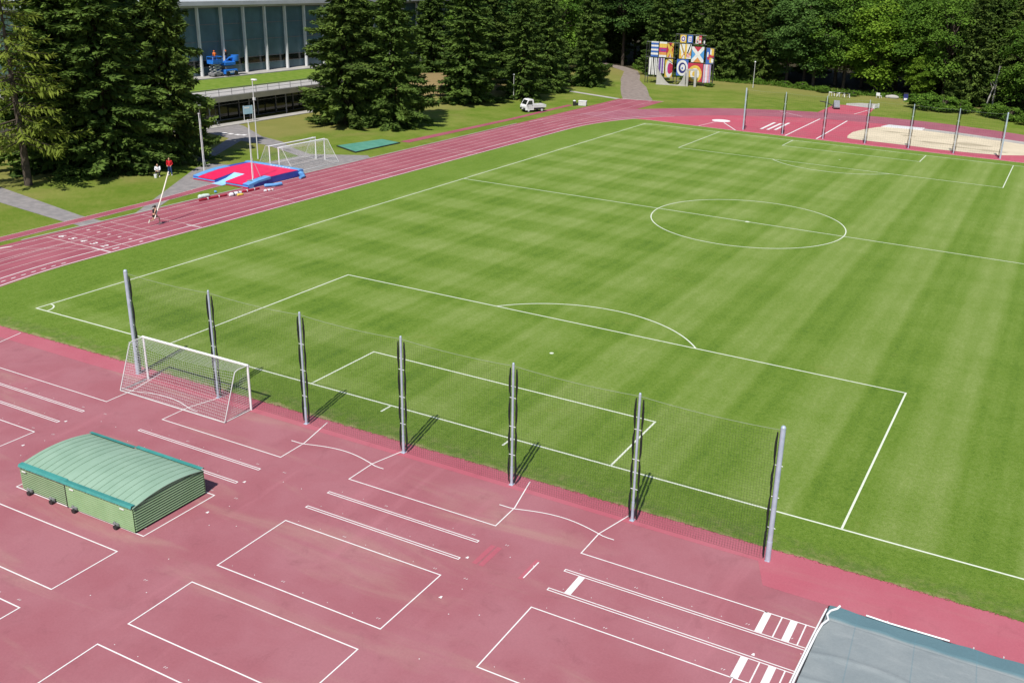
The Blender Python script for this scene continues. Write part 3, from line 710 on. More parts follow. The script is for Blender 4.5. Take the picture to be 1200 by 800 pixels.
def upright(label, loc, h, stay):
    t = thing('vault_upright', label, 'vault upright', loc, 0, 'pole vault uprights beside the crash mat')
    MB().tube([(0, 0, 0), (0, 0, h)], [.042, .034], 8).build('mast', PAINTW, t)
    MB().tube([(.12, .02, .3), (.10, .02, h*.93)], .022, 6).build('slider', GREYW, t)
    MB().box((-.3, -.5, 0), (.3, .5, .10), 0, 0, .02).build('base', MIDGREY, t)
    MB().tube([stay, (0, 0, 2.6)], .025, 6).build('stay', GREYW, t)
    MB().box((-.06, -.05, h), (.10, .05, h+.12)).build('cap', GREYW, t)
upright('pole vault upright with thin white mast before the right half of the crash mat', (-15.0, 34.4, .5), 6.0, (.2, 1.0, .05))
upright('pole vault upright with pale mast at the left edge of the red mat', (-23.0, 35.6, 0), 6.2, (-.5, .9, .02))
def lamp_post(label, loc, h, head, r=.06, group='lamp posts around the sports ground'):
    t = thing('lamp_post', label, 'lamp post', loc, 0, group)
    MB().tube([(0, 0, 0), (0, 0, .8), (0, 0, h)], [r*1.35, r, r*.75], 8).build('pole', GREYW, t)
    if head == 'arm':
        MB().tube([(0, 0, h-.05), (.25, -.1, h+.1), (.5, -.2, h)], .05, 6).build('arm', GREYW, t)
        MB().box((.15, -.35, h-.02), (.75, -.02, h+.16), 0, 0, .05).build('lamp_head', PAINTW, t)
        MB().box((-.08, -.08, h-2.2), (.2, .12, h-1.9)).build('control_box', GREYW, t)
    elif head == 'box':
        MB().box((-.45, -.18, h-.05), (.10, .18, h+.2), 0, 0, .05).build('lamp_head', MIDGREY, t)
    else:
        MB().ball((0, 0, h+.12), (.17, .17, .16)).build('lamp_head', PAINTW, t)
lamp_post('tall white lamp post with a bent white head behind the red crash mat', (-24.4, 44.8, 0), 8.8, 'arm', .065)
lamp_post('lamp post with a grey box head beside the dark spruces left of the mat', (-25.8, 38.3, 0), 6.4, 'box', .05)
lamp_post('slim grey lamp post in front of the conifers behind the white truck', (-28.0, 108.0, 0), 4.2, 'ball', .055)
lamp_post('slim lamp post on the far grass by the forest, right of the flag panels', (-1.7, 159.5, 0), 5.0, 'ball', .06)

# green mat beside the track, bags, odds and ends
gt = thing('turf_mat', 'flat green turf mat with dark edge lying beside the track', 'mat', (-20.4, 59.0, 0))
MB().prism([(-2.4, -2.7), (2.1, -4.6), (2.3, 4.0), (-1.0, 4.6)], .015, .10).build('edge_frame', DARK, gt)
MB().prism([(-2.25, -2.55), (1.98, -4.35), (2.15, 3.85), (-.92, 4.42)], .101, .13).build('surface', MATG, gt)
def bag(name, label, a, b, r, m, cat='bag', strap=None, group=None):
    a, b = Vector((*a, r*.9)), Vector((*b, r*.9)); n = 7
    mb = MB().tube([a + (b-a)*k/n + Vector((0, 0, .02*math.sin(3*k))) for k in range(n+1)], [r*.7] + [r*(1 + .1*math.sin(2.1*k)) for k in range(1, n)] + [r*.65], 9)
    o = mb.build(name, m); tag(o, label, cat, group)
    if strap:
        s = MB()
        for f in (.3, .7):
            q = a + (b-a)*f; d = (b-a).normalized(); s.tube([q - d*.04, q + d*.04], r*1.12, 9)
        s.build('strap', strap, o)
    return o
bag('pole_bag', 'long dark red pole bag on the track edge, nearest the runner', (-14.1, 26.6), (-13.75, 29.7), .11, mat('dark_red_cloth', (.32, .02, .04), (.26, .02, .035), 6, .85, .1), 'bag', WHITEC)
bag('pole_bag', 'long red bag with white bands on the track edge nearest the crash mat', (-13.5, 31.3), (-13.4, 33.6), .12, mat('wine_red_cloth', (.36, .02, .05), (.3, .02, .04), 6, .85, .1), 'bag', WHITEC)
bag('kit_bag', 'white and black sports bag between the two red bags beside the track', (-13.3, 29.6), (-13.2, 31.0), .19, WHITEC, 'bag', BLACKC)
bag('towel_roll', 'small white roll with red end on the outer lane beside the bags', (-12.2, 33.0), (-11.95, 34.0), .11, WHITEC, 'towel', REDC)
bag('kit_bag', 'pale green crumpled bag on the grass strip beside the dark red bag', (-14.9, 27.3), (-14.7, 28.4), .2, mat('pale_green_cloth', (.45, .6, .52), (.6, .66, .62), 5, .8, .1))
bag('cushion', 'small yellow cushion beside the white and black sports bag', (-12.9, 30.2), (-12.75, 30.8), .12, mat('yellow_cloth', (.75, .55, .10), None, 5, .8, .1), 'cushion')
bag('bottle', 'tiny blue bottle standing in the grass strip before the crash mat', (-15.6, 29.9), (-15.5, 30.1), .12, SKYV, 'bottle')

# ------------------------------------------------------------------ people
def person(name_label, loc, rz, J, top, legs, hair=True, scale=1.0, hat=None, shorts=False, bare=False, group=None):
    """one continuous body from joint positions J (local, facing +y); clothes are slightly larger shells"""
    V = {k: Vector(v) for k, v in J.items()}
    mb = MB()
    pel, ch, nk, hd = V['pelvis'], V['chest'], V['neck'], V['head']
    mb.ball(pel, (.155, .115, .13)); mb.tube([pel, pel.lerp(ch, .5), ch, nk], [.145, .13, .165, .06], 12); mb.ball(ch, (.18, .115, .17))
    mb.tube([nk - Vector((0, 0, .05)), hd], .055, 10)
    mb.ball(hd + Vector((0, .01, .03)), (.078, .098, .118)); f = hd + Vector((0, .10, .02))
    mb.ball(f, (.018, .028, .024)); mb.ball(f + Vector((0, -.012, -.05)), (.03, .014, .012)); mb.ball(f + Vector((0, -.02, -.085)), (.04, .03, .03))
    for s, q in ((1, 'R'), (-1, 'L')):
        mb.ball(hd + Vector((s*.078, -.0, .02)), (.014, .024, .034))
        sh, el, wr = V['sh'+q], V['el'+q], V['wr'+q]
        mb.ball(sh, .062); mb.tube([sh, sh.lerp(el, .5), el, el.lerp(wr, .4), wr], [.054, .05, .038, .038, .026], 9)
        hv = (wr - el).normalized(); side = hv.cross(Vector((0, 0, 1)));  side = side.normalized() if side.length > .1 else Vector((1, 0, 0))
        pm = wr + hv*.05; mb.tube([wr, pm, wr + hv*.09], [.026, .038, .034], 8)
        for k, l in enumerate((.062, .075, .07, .052)):
            b = wr + hv*.085 + side*(.027 - .018*k); mb.tube([b, b + hv*l*.5, b + hv*l*.8 + Vector((0, .015, -.02))], [.0105, .010, .008], 6)
        tb_ = wr + hv*.03 + side*.03; mb.tube([tb_, tb_ + hv*.03 + side*.03, tb_ + hv*.06 + side*.035], [.014, .012, .009], 6)
        hp, kn, an, to = V['hip'+q], V['kn'+q], V['an'+q], V['toe'+q]
        mb.tube([hp, hp.lerp(kn, .5), kn, kn.lerp(an, .35), an], [.088, .078, .056, .055, .036], 10)
        mb.tube([an + (an-to).normalized()*.05, an.lerp(to, .6), to], [.042, .045, .03], 8)
    body = mb.build('person', SKIN); body.scale = (scale,)*3; body.location = loc; body.rotation_euler = (0, 0, rz)
    md = body.modifiers.new('r', 'REMESH'); md.mode = 'VOXEL'; md.voxel_size = .011
    dg = bpy.context.evaluated_depsgraph_get(); me = bpy.data.meshes.new_from_object(body.evaluated_get(dg)); body.modifiers.clear(); body.data = me
    if not me.materials: me.materials.append(SKIN)
    for p_ in me.polygons: p_.use_smooth = True
    tag(body, name_label, 'person', group)
    c_ = MB()
    c_.tube([pel + (ch-pel)*(.0 if not bare else .45), pel.lerp(ch, .55), ch + (nk-ch)*.2, nk - (nk-ch)*.12], [.158, .148, .186, .085], 14)
    c_.ball(ch, (.195, .128, .175))
    if not bare:
        for q in 'RL':
            sh, el, wr = V['sh'+q], V['el'+q], V['wr'+q]; c_.ball(sh, .075); c_.tube([sh, sh.lerp(el, .5), el, el.lerp(wr, .85)], [.07, .065, .055, .042], 9)
    c_.build('top', top, body)
    l_ = MB(); l_.ball(pel, (.168, .128, .14))
    for q in 'RL':
        hp, kn, an = V['hip'+q], V['kn'+q], V['an'+q]
        if shorts: l_.tube([hp + Vector((0, 0, .04)), hp.lerp(kn, .38)], [.102, .096], 10)
        else: l_.tube([hp, hp.lerp(kn, .5), kn, an], [.10, .09, .07, .056], 10)
    l_.build('trousers' if not shorts else 'shorts', legs, body)
    for q in 'RL':
        an, to = V['an'+q], V['toe'+q]
        MB().tube([an + (an-to).normalized()*.07, an.lerp(to, .55), to + (to-an).normalized()*.03], [.048, .053, .036], 8).build('shoe', SHOE, body)
    if hat: MB().ball(hd + Vector((0, -.0, .08)), (.10, .115, .085)).tube([hd + Vector((0, 0, .06)), hd + Vector((0, 0, .075))], .125, 12).build('helmet', hat, body)
    elif hair:
        h_ = MB().ball(hd + Vector((0, -.022, .06)), (.088, .10, .105))
        if hair == 'tail': h_.tube([hd + Vector((0, -.1, .06)), hd + Vector((.02, -.2, .08)), hd + Vector((.03, -.34, .02))], [.03, .045, .012], 7)
        h_.build('hair', HAIR, body)
    return body
RUN = dict(pelvis=(0, 0, .93), chest=(0, .08, 1.27), neck=(0, .11, 1.45), head=(0, .16, 1.56), shR=(.19, .02, 1.40), shL=(-.19, .15, 1.40), elR=(.30, -.2, 1.20), elL=(-.18, .36, 1.22), wrR=(.25, -.05, 1.02), wrL=(.12, .38, 1.34),
           hipR=(.09, 0, .90), hipL=(-.09, 0, .90), knR=(.11, .34, .66), knL=(-.10, -.06, .50), anR=(.12, .38, .24), anL=(-.10, -.44, .52), toeR=(.13, .54, .12), toeL=(-.10, -.52, .36))
RUN = {k: (v[0], v[1], v[2] - (.08 if v[2] > .05 else 0)) for k, v in RUN.items()}
person('runner in black shorts and crop top carrying a long pale pole along the red track', (-10.45, 18.45, .012), 0, RUN, BLACKC, BLACKC, 'tail', 1.04, None, True, True)
vp = MB().tube([(-10.22, 18.25, .62), (-10.33, 19.1, 1.95), (-10.47, 19.85, 3.15), (-10.64, 20.55, 4.25)], [.05, .055, .055, .05], 10).build('vaulting_pole', mat('pale_fibreglass', (.72, .66, .58), (.64, .58, .50), 2, .4, .4))
tag(vp, 'long pale vaulting pole held up at an angle by the runner', 'vaulting pole')
STAND = dict(pelvis=(0, 0, .95), chest=(0, .0, 1.30), neck=(0, .0, 1.47), head=(0, .03, 1.59), shR=(.2, 0, 1.42), shL=(-.2, 0, 1.42), elR=(.27, -.06, 1.15), elL=(-.27, -.06, 1.15), wrR=(.18, .14, 1.0), wrL=(-.18, .14, 1.0),
             hipR=(.09, 0, .92), hipL=(-.09, 0, .92), knR=(.11, .03, .5), knL=(-.12, .02, .5), anR=(.12, 0, .08), anL=(-.14, 0, .08), toeR=(.15, .17, .03), toeL=(-.18, .16, .03))
person('person in a red jacket and blue jeans standing under the dark spruce by the path', (-25.0, 33.0, 0), rad(-150), STAND, REDC, BLUEC, True, 1.06)
SIT = dict(pelvis=(0, 0, .45), chest=(0, .10, .80), neck=(0, .15, .97), head=(0, .20, 1.09), shR=(.2, .12, .92), shL=(-.2, .12, .92), elR=(.24, .28, .68), elL=(-.24, .28, .68), wrR=(.1, .46, .62), wrL=(-.1, .46, .62),
           hipR=(.09, 0, .44), hipL=(-.09, 0, .44), knR=(.16, .43, .48), knL=(-.16, .43, .48), anR=(.14, .40, .08), anL=(-.16, .42, .08), toeR=(.16, .57, .03), toeL=(-.19, .58, .03))
person('person in a white shirt and dark trousers sitting beside the person in red', (-25.7, 32.1, 0), rad(-140), SIT, WHITEC, BLACKC, True, 1.05)
stl = thing('camp_stool', 'small black camp stool under the sitting person in white', 'stool', (-25.7, 32.1, 0), rad(-140))
MB().box((-.2, -.16, .32), (.2, .16, .35)).build('seat', BLACKC, stl)
for x, y in ((-.17, -.13), (.17, -.13), (-.17, .13), (.17, .13)): MB().tube([(x, y, 0), (-x*.9, y, .32)], .012, 6).build('leg', MIDGREY, stl)
bk = thing('bucket', 'white bucket on the grass in front of the sitting person', 'bucket', (-25.2, 31.3, 0))
MB().tube([(0, 0, 0), (0, 0, .34)], [.13, .17], 14).tube([(0, 0, .33), (0, 0, .36)], .18, 14).build('tub', PAINTW, bk)
MB().tube([(.17*math.cos(t), .03, .34 + .17*math.sin(t)) for t in np.linspace(0, math.pi, 9)], .008, 5).build('handle', MIDGREY, bk)

# ------------------------------------------------------------------ small white truck
tk_ = thing('pickup_truck', 'small white flatbed pickup parked on the red strip beside the track', 'truck', (-19.2, 99.2, 0), rad(-30)); tk_.scale = (1.12,)*3
# local: front towards -y, width x +-.74, length 3.4
cab = MB()
pr = [(-1.68, .32), (-1.70, .85), (-1.55, 1.02), (-1.18, 1.70), (-1.0, 1.78), (-.42, 1.78), (-.34, 1.70), (-.32, .32)]
def sweep(mb, prof, w, m=0, inset=.06):
    n = len(prof); vs = []
    for x in (-w, w):
        for y, z in prof: vs.append((x*(1 - (inset/w if z > 1.1 else 0)), y, z))
    mb.add(vs, [tuple(range(n)), tuple(range(n, 2*n))[::-1]] + [(i, n+i, n+(i+1) % n, (i+1) % n) for i in range(n)], m)
sweep(cab, pr, .74); cab.build('cab', PAINTW, tk_)
MB().add([(-.60, -1.525, 1.09), (.60, -1.525, 1.09), (.56, -1.215, 1.665), (-.56, -1.215, 1.665)], [(0, 1, 2, 3)]).build('windscreen', GLASSD, tk_)
for s in (-1, 1):
    xw = s*.748
    d = MB().add([(xw, -1.38, .45), (xw, -.42, .45), (xw*1.0, -.42, 1.05), (xw*1.0, -1.42, 1.05)], [(0, 1, 2, 3) if s > 0 else (3, 2, 1, 0)]).build('door', GREYW, tk_)
    MB().box((xw-.01 if s > 0 else xw-.015, -.62, .92), (xw+.02 if s > 0 else xw+.01, -.48, .96)).build('handle', DARK, d)
    MB().add([(s*.735, -1.36, 1.10), (s*.735, -.50, 1.10), (s*.688, -.54, 1.62), (s*.688, -1.14, 1.62)], [(0, 1, 2, 3) if s > 0 else (3, 2, 1, 0)]).build('side_window', GLASSD, tk_)
    MB().box((s*.36-.16, -1.72, .62), (s*.36+.16, -1.69, .78), 0, 0, .02).build('headlight', mat('lamp_glass', (.6, .62, .62), None, 8, .15, .6), tk_)
    MB().tube([(s*.74, -1.36, 1.06), (s*.86, -1.42, 1.12)], .018, 6).box((s*.88-.05, -1.46, 1.04), (s*.88+.05, -1.41, 1.22)).build('mirror', DARK, tk_)
    for y in (-1.15, 1.02):
        wl = MB().tube([(s*.58, y, .27), (s*.72, y, .27)], .27, 18).build('wheel', DARK, tk_)
        MB().tube([(s*.715, y, .27), (s*.735, y, .27)], .16, 14).build('rim', GREYW, wl)
MB().box((-.70, -1.745, .34), (.70, -1.70, .58)).build('bumper', DARK, tk_)
MB().box((-.22, -1.76, .42), (.22, -1.748, .52)).build('number_plate', PAINTW, tk_)
MB().box((-.66, -.30, .34), (.66, 1.60, .50)).build('chassis', DARK, tk_)
bd = MB().box((-.74, -.28, .62), (.74, 1.72, .70)).box((-.74, -.28, .70), (-.70, 1.72, 1.0)).box((.70, -.28, .70), (.74, 1.72, 1.0)).box((-.70, 1.68, .70), (.70, 1.72, 1.0)).box((-.70, -.28, .70), (.70, -.24, 1.02)).build('flatbed', GREYW, tk_)
gr_ = MB()
for x in (-.6, 0, .6): gr_.tube([(x, -.26, 1.0), (x, -.26, 1.5)], .02, 6)
gr_.tube([(-.62, -.26, 1.5), (.62, -.26, 1.5)], .02, 6); gr_.build('guard_frame', GREYW, tk_)
cb_ = thing('litter_bin', 'small black litter bin standing alone by the track beyond the truck', 'bin', (-17.2, 109.7, 0))
MB().tube([(0, 0, 0), (0, 0, .75)], [.24, .28], 12).build('tub', DARK, cb_); MB().ball((0, 0, .78), (.27, .27, .16)).build('lid', GREYW, cb_)
wb = thing('storage_crate', 'white plastic storage crate on the grass by the track beyond the truck', 'crate', (-16.2, 110.8, 0), .3)
MB().box((-.65, -.45, 0), (.65, .45, .72), 0, 0, .05).build('body', GREYW, wb); MB().box((-.70, -.5, .72), (.70, .5, .82), 0, 0, .03).build('lid', PAINTW, wb); MB().box((-1.1, -.25, 0), (-.75, .3, .4)).build('side_step', DARK, wb)

# ------------------------------------------------------------------ flag-panel sculpture and concrete forms
fs_ = thing('flag_panels', 'tall dark scaffold hung with bright nautical flag panels before the forest', 'sculpture', (-14.75, 152.5, 0), rad(14))
fs_.scale = (.95, .9, .94)
C_ = {k: mat('enamel_' + k, v, None, 2, .45, .3) for k, v in dict(white=(.68, .68, .66), blue=(.05, .13, .42), navy=(.03, .035, .16), yellow=(.66, .45, .08), red=(.46, .04, .07), magenta=(.45, .03, .17),
      purple=(.15, .08, .30), black=(.02, .02, .025), lilac=(.55, .45, .66), pink=(.62, .32, .33), orange=(.60, .27, .07), lightblue=(.08, .30, .62)).items()}
CK = list(C_); CM = [C_[k] for k in CK]; ci = CK.index
def zx(px): return (px - 540) * .0203
def zz(py): return max(0, (705 - py) * .0209)
def circ(u, v, r, n=24, a0=0, a1=2*math.pi): return [(u + r*math.cos(t), v + r*math.sin(t)) for t in np.linspace(a0, a1, n+1)]
def panel(x0, y0, x1, y1, bg, shapes, depth=0, turn=0.0, lean=0.0):
    """px corners in the zoomed photo only fix its size; unit-square shapes on a 6 cm board"""
    w, h = zx(x1) - zx(x0), zz(y0) - zz(y1); mb = MB(); mb.box((0, 0, 0), (w, .06, h), ci(bg))
    for i, (cc, pts) in enumerate(shapes):
        y = -.008 * (i + 1); pts = [(min(1, max(0, u))*w, min(1, max(0, v))*h) for u, v in pts]; n = len(pts)
        mb.add([(u, y, v) for u, v in pts], [tuple(range(n))], ci(cc))
    o = mb.build('flag_panel', CM, fs_); o.location = (zx(x0), depth, zz(y1)); o.rotation_euler = (lean, 0, turn); return o
def R_(a, b, c_, d): return [(a, b), (c_, b), (c_, d), (a, d)]
def X(wd, cc): return [(cc, [(0, 0), (wd, 0), (1, 1-wd), (1, 1), (1-wd, 1), (0, wd)]), (cc, [(1-wd, 0), (1, 0), (1, wd), (wd, 1), (0, 1), (0, 1-wd)])]
panel(200, 285, 276, 437, 'white', [('blue', R_(0, a, 1, a+.13)) for a in (0, .27, .53, .79)][:4])
panel(286, 285, 364, 437, 'white', [('yellow', R_(0, .10, 1, .88)), ('orange', R_(0, .14, 1, .30)), ('magenta', R_(0, .32, 1, .62)), ('purple', R_(.2, .40, .9, .52)), ('white', R_(0, 0, 1, .14))], .1)
panel(366, 290, 440, 440, 'red', X(.20, 'yellow') + [('white', [(.4, 0), (.65, 0), (.55, .3)]), ('orange', [(.8, .3), (1, .2), (1, .8)])], .4, rad(30))
panel(188, 447, 284, 618, 'white', [('black', [(.18, 0), (.32, 0), (.26, 1), (.24, 1)]), ('black', [(.40, 1), (.55, 1), (.50, 0), (.48, 0)]), ('black', [(.62, 0), (.72, 0), (.70, 1), (.66, 1)]), ('black', [(.84, 1), (.95, 1), (.90, 0), (.88, 0)])], -.2)
panel(286, 447, 348, 600, 'white', [('purple', R_(.05, 0, .3, 1)), ('purple', R_(.55, 0, .85, 1)), ('navy', R_(.3, 0, .42, 1))], .0)
panel(356, 455, 440, 645, 'yellow', [('white', circ(.55, .5, .48)), ('magenta', circ(.62, .5, .30)), ('red', [(.62, .2), (1, .3), (1, .7), (.62, .8)])], .5, rad(28))
panel(500, 205, 563, 282, 'yellow', [('white', circ(.5, .5, .40)), ('purple', circ(.5, .5, .32)), ('white', circ(.5, .5, .16))])
panel(572, 205, 630, 282, 'blue', [('white', R_(.2, .15, .8, .85)), ('purple', R_(.36, .3, .72, .66)), ('lilac', circ(.52, .48, .14))], .1)
panel(660, 212, 692, 284, 'white', [('pink', R_(.1, .1, .5, .6)), ('yellow', R_(.5, .5, .9, .95)), ('black', R_(.5, .1, .8, .4))], .15)
panel(694, 205, 722, 284, 'red', [('white', R_(.2, .1, .8, .4)), ('pink', R_(.1, .55, .9, .8))], .2)
panel(735, 225, 762, 284, 'black', [('white', circ(.6, .3, .28))], .25)
panel(500, 294, 556, 440, 'white', [('yellow', [(0, 0), (.5, 0), (.3, .5), (0, .75)]), ('black', [(.05, 1), (.3, 1), (1, .42), (1, .2)]), ('yellow', [(.1, .95), (.2, 1), (1, .40), (1, .33)]), ('orange', [(.3, .0), (.45, 0), (1, .35), (.95, .5)])])
panel(557, 294, 622, 440, 'white', [('yellow', R_(0, 0, .3, 1)), ('black', [(.2, .2), (.8, 1), (.95, 1), (.35, .1)]), ('pink', R_(.3, .1, .8, .38)), ('orange', [(.6, .3), (1, .2), (1, .7)]), ('black', [(.3, .45), (.6, .3), (.6, .36)])], .15)
panel(630, 314, 758, 468, 'lightblue', [('red', [(0, 1), (1, 1), (.5, .5)]), ('orange', [(0, 0), (1, 0), (.5, .5)])] + X(.17, 'white'), -.1)
panel(782, 322, 868, 480, 'blue', [('yellow', R_(.45, .5, .95, 1)), ('red', R_(.15, .28, .55, .6)), ('white', R_(.45, .60, .62, .92)), ('red', R_(.45, .42, .95, .55)), ('yellow', R_(.42, .08, .75, .40)), ('white', R_(.62, .1, .9, .34)), ('white', R_(.1, .45, .26, .75))], .2, rad(8))
panel(480, 447, 602, 612, 'blue', [('white', circ(.5, .48, .48)), ('navy', circ(.5, .48, .33)), ('white', circ(.54, .50, .20)), ('blue', circ(.5, .46, .07))], .1)
panel(602, 478, 758, 662, 'red', [('yellow', circ(.48, .42, .47)), ('white', circ(.48, .42, .31)), ('yellow', circ(.46, .42, .15))], -.1)
panel(764, 485, 840, 668, 'lilac', [('pink', R_(.1, 0, .25, 1)), ('white', R_(.34, 0, .5, 1)), ('pink', R_(.58, 0, .80, 1)), ('purple', R_(.84, 0, .92, 1))], .2, rad(6))
for px, py in ((150, 290), (176, 290), (280, 285), (452, 196), (486, 196), (634, 200), (760, 215), (775, 320), (868, 325), (862, 325)):
    MB().box((zx(px)-.06, .32, 0), (zx(px)+.06, .44, zz(py))).build('frame_post', DARK, fs_)
for a, b, py in ((150, 460, 290), (150, 460, 440), (150, 450, 640), (452, 770, 200), (452, 775, 290), (620, 868, 474), (770, 868, 322), (480, 868, 668)):
    MB().box((zx(a), .34, zz(py)-.05), (zx(b), .42, zz(py)+.05)).build('frame_rail', MIDGREY, fs_)
fr_ = MB()
for k in range(5): fr_.box((zx(452), .35, .6+k*1.9), (zx(486), .41, .68+k*1.9))
for k in range(4): fr_.box((zx(840), .35, .5+k*1.8), (zx(868), .41, .58+k*1.8))
fr_.build('ladder_rungs', DARK, fs_)
cs = thing('concrete_fins', 'two curved pale concrete fins on a thin plinth before the flag panels', 'sculpture', (-14.75, 152.5, 0), rad(14))
cs.scale = (.95, .9, .94)
def fin(xs, zs, xe, flip):
    mb = MB(); pts = [(xs, .12), (xs, zs)] + [(xs + (xe-xs)*t, .12 + (zs-.12)*(1-t)**1.55*(1-.12*math.sin(math.pi*t))) for t in np.linspace(.08, 1, 14)]
    n = len(pts); vs = [(x, -1.9, z) for x, z in pts] + [(x, -1.55, z) for x, z in pts]
    mb.add(vs, [tuple(range(n)), tuple(range(n, 2*n))[::-1]] + [(i, (i+1) % n, n+(i+1) % n, n+i) for i in range(n)]); return mb
fin(zx(288), 3.9, zx(440), 0).build('fin', CONC, cs); fin(zx(592), 3.5, zx(512), 1).build('fin', CONC, cs)
MB().box((zx(284), -2.1, 0), (zx(596), -1.35, .13)).build('plinth', CONC, cs)
cp = thing('concrete_portal', 'pale concrete portal frame beside the curved fins before the red flag panel', 'sculpture', (-14.75, 152.5, 0), rad(14))
cp.scale = (.95, .9, .94)
MB().prism([(zx(600), -2.0), (zx(624), -2.0), (zx(624), -1.5), (zx(600), -1.5)], 0, 3.3).build('pier', CONC, cp); MB().prism([(zx(684), -2.0), (zx(708), -2.0), (zx(708), -1.5), (zx(684), -1.5)], 0, 3.3).build('pier', CONC, cp)
MB().box((zx(598), -2.02, 3.302), (zx(710), -1.48, 3.62)).build('lintel', CONC, cp)

# ------------------------------------------------------------------ far-field bits
hc = thing('hurdle_trolley', 'grey wheeled trolley with a black handle at the edge of the red steeplechase spur', 'trolley', (20.0, 139.2, 0), rad(25))
MB().box((-.5, -.8, .25), (.5, .8, .45), 0, 0, .03).build('deck', MIDGREY, hc)
MB().add([(-.5, -.7, .45), (.5, -.7, .45), (.5, .1, 1.5), (-.5, .1, 1.5), (-.5, .7, .45), (.5, .7, .45)], [(0, 1, 2, 3), (3, 2, 5, 4), (0, 3, 4), (1, 5, 2)]).build('load', mat('grey_netting', (.24, .25, .27), (.18, .19, .21), 4, .8, .2), hc)
MB().tube([(-.3, .6, .4), (-1.6, 1.4, .9), (-2.6, 1.9, 1.0)], .09, 7).build('handle', DARK, hc)
for y in (-.5, .5):
    for x in (-.5, .5): MB().tube([(x-.05, y, .15), (x+.05, y, .15)], .16, 12).build('wheel', DARK, hc)
wbn = thing('white_board', 'white upright barrier board at the end of the grey water jump area', 'barrier', (25.9, 145.2, 0), rad(80))
MB().box((-1.3, -.05, .1), (1.3, .05, .75)).build('board', PAINTW, wbn)
for x in (-1.1, 1.1): MB().box((x-.06, -.12, 0), (x+.06, .12, .8)).build('foot', GREYW, wbn)
gc = thing('garden_chair', 'white plastic garden chair at the dark forest edge', 'chair', (23.2, 162.0, 0), rad(160))
MB().box((-.4, -.4, .4), (.4, .4, .47)).build('seat', PAINTW, gc); MB().box((-.4, .36, .47), (.4, .44, 1.05)).build('backrest', PAINTW, gc)
for x in (-.36, .36):
    for y in (-.36, .36): MB().tube([(x, y, 0), (x, y, .4)], .04, 6).build('leg', PAINTW, gc)
rk = thing('pale_boulder', 'long pale boulder lying at the forest edge right of the white chair', 'boulder', (25.6, 163.6, 0))
bm_ = MB(); bm_.ball((0, 0, .25), (1.2, .5, .45), 0, 16, 10); bm_.ball((-.9, .1, .2), (.6, .4, .35), 0, 12, 8); bm_.build('stone', CONC, rk)
tb2 = thing('litter_bin', 'dark blue litter bin with a white front at the forest edge', 'bin', (28.3, 161.8, 0), rad(10))
MB().box((-.42, -.4, 0), (.42, .4, 1.3), 0, 0, .06).build('body', C_['navy'], tb2); MB().box((-.30, -.43, .12), (.30, -.41, .5)).build('white_front', PAINTW, tb2); MB().box((-.46, -.44, 1.3), (.46, .44, 1.45), 0, 0, .04).build('lid', DARK, tb2)
hp_ = thing('hurdle_stack', 'jumbled stack of pale hurdles lying at the forest edge left of the white chair', 'hurdles', (16.0, 157.6, 0))
for k in range(7):
    x = -1.5 + .5*k; a = rng.uniform(-.4, .4); q = MB().tube([(x, -.4, .05), (x+a, .0, .8), (x+a+1.0, .1, .8), (x+1.0, -.3, .05)], .045, 6); q.box((x+a, -.02, .68), (x+a+1.0, .03, .82)); q.build('hurdle', (PAINTW, GREYW, MIDGREY)[k % 3], hp_)

# ------------------------------------------------------------------ sports hall
bh = thing('sports_hall', 'large glass walled sports hall on a grass roofed lower storey behind the conifers', 'building', (0, 0, 0))
XF, YA, YB = -60.5, 16.0, 150.0; YL0, YL1 = 36.0, 92.0
MB().box((-110, YA, 4.0), (XF-.75, YB, 4.12)).build('hall_floor', CONC, bh)
MB().box((-110, YA-.3, 14.35), (XF+1.1, YB, 14.95)).box((-110, YA, 14.0), (XF+.2, YB, 14.347)).build('roof', mat('pale_roof_metal', (.46, .47, .48), (.40, .41, .42), .4, .5, .4), bh)
MB().box((-110, YA, 0), (-62.2, YB, 3.99)).build('base_wall', CONC, bh)
MB().box((-62.5, YA, 3.3), (XF+2.3, YB, 4.12)).build('hall_apron', CONC, bh)
WHM = mat('pale_column_paint', (.62, .63, .64), (.54, .55, .56), 1, .5, .3)
k0 = 71.2
for k in range(-12, 17):
    y = k0 + 4.55*k
    if not YA < y < YB: continue
    MB().box((XF-.35, y-.12, 4.121), (XF+.10, y+.12, 13.999)).build('column', WHM, bh)
    pale = y + 4.5 < 55
    wd = MB(); a, b = y + .0, min(YB, y + 4.55)
    wd.box((XF-.80, a, 4.121), (XF-.74, b, 5.35)).box((XF-.80, a, 6.35), (XF-.74, b, 13.999))
    wo = wd.build('window', GLASSP if pale else GLASS, bh)
    MB().box((XF-1.0, a, 5.35), (XF-.78, b, 6.35)).build('open_vent', GLASSD, wo)
    fb = MB()
    for z in (4.13, 5.33, 6.34, 9.0, 11.5, 13.85): fb.box((XF-.74, a+.18, z-.05), (XF-.66, b-.18, z+.05))
    fb.build('transom', MIDGREY, wo)
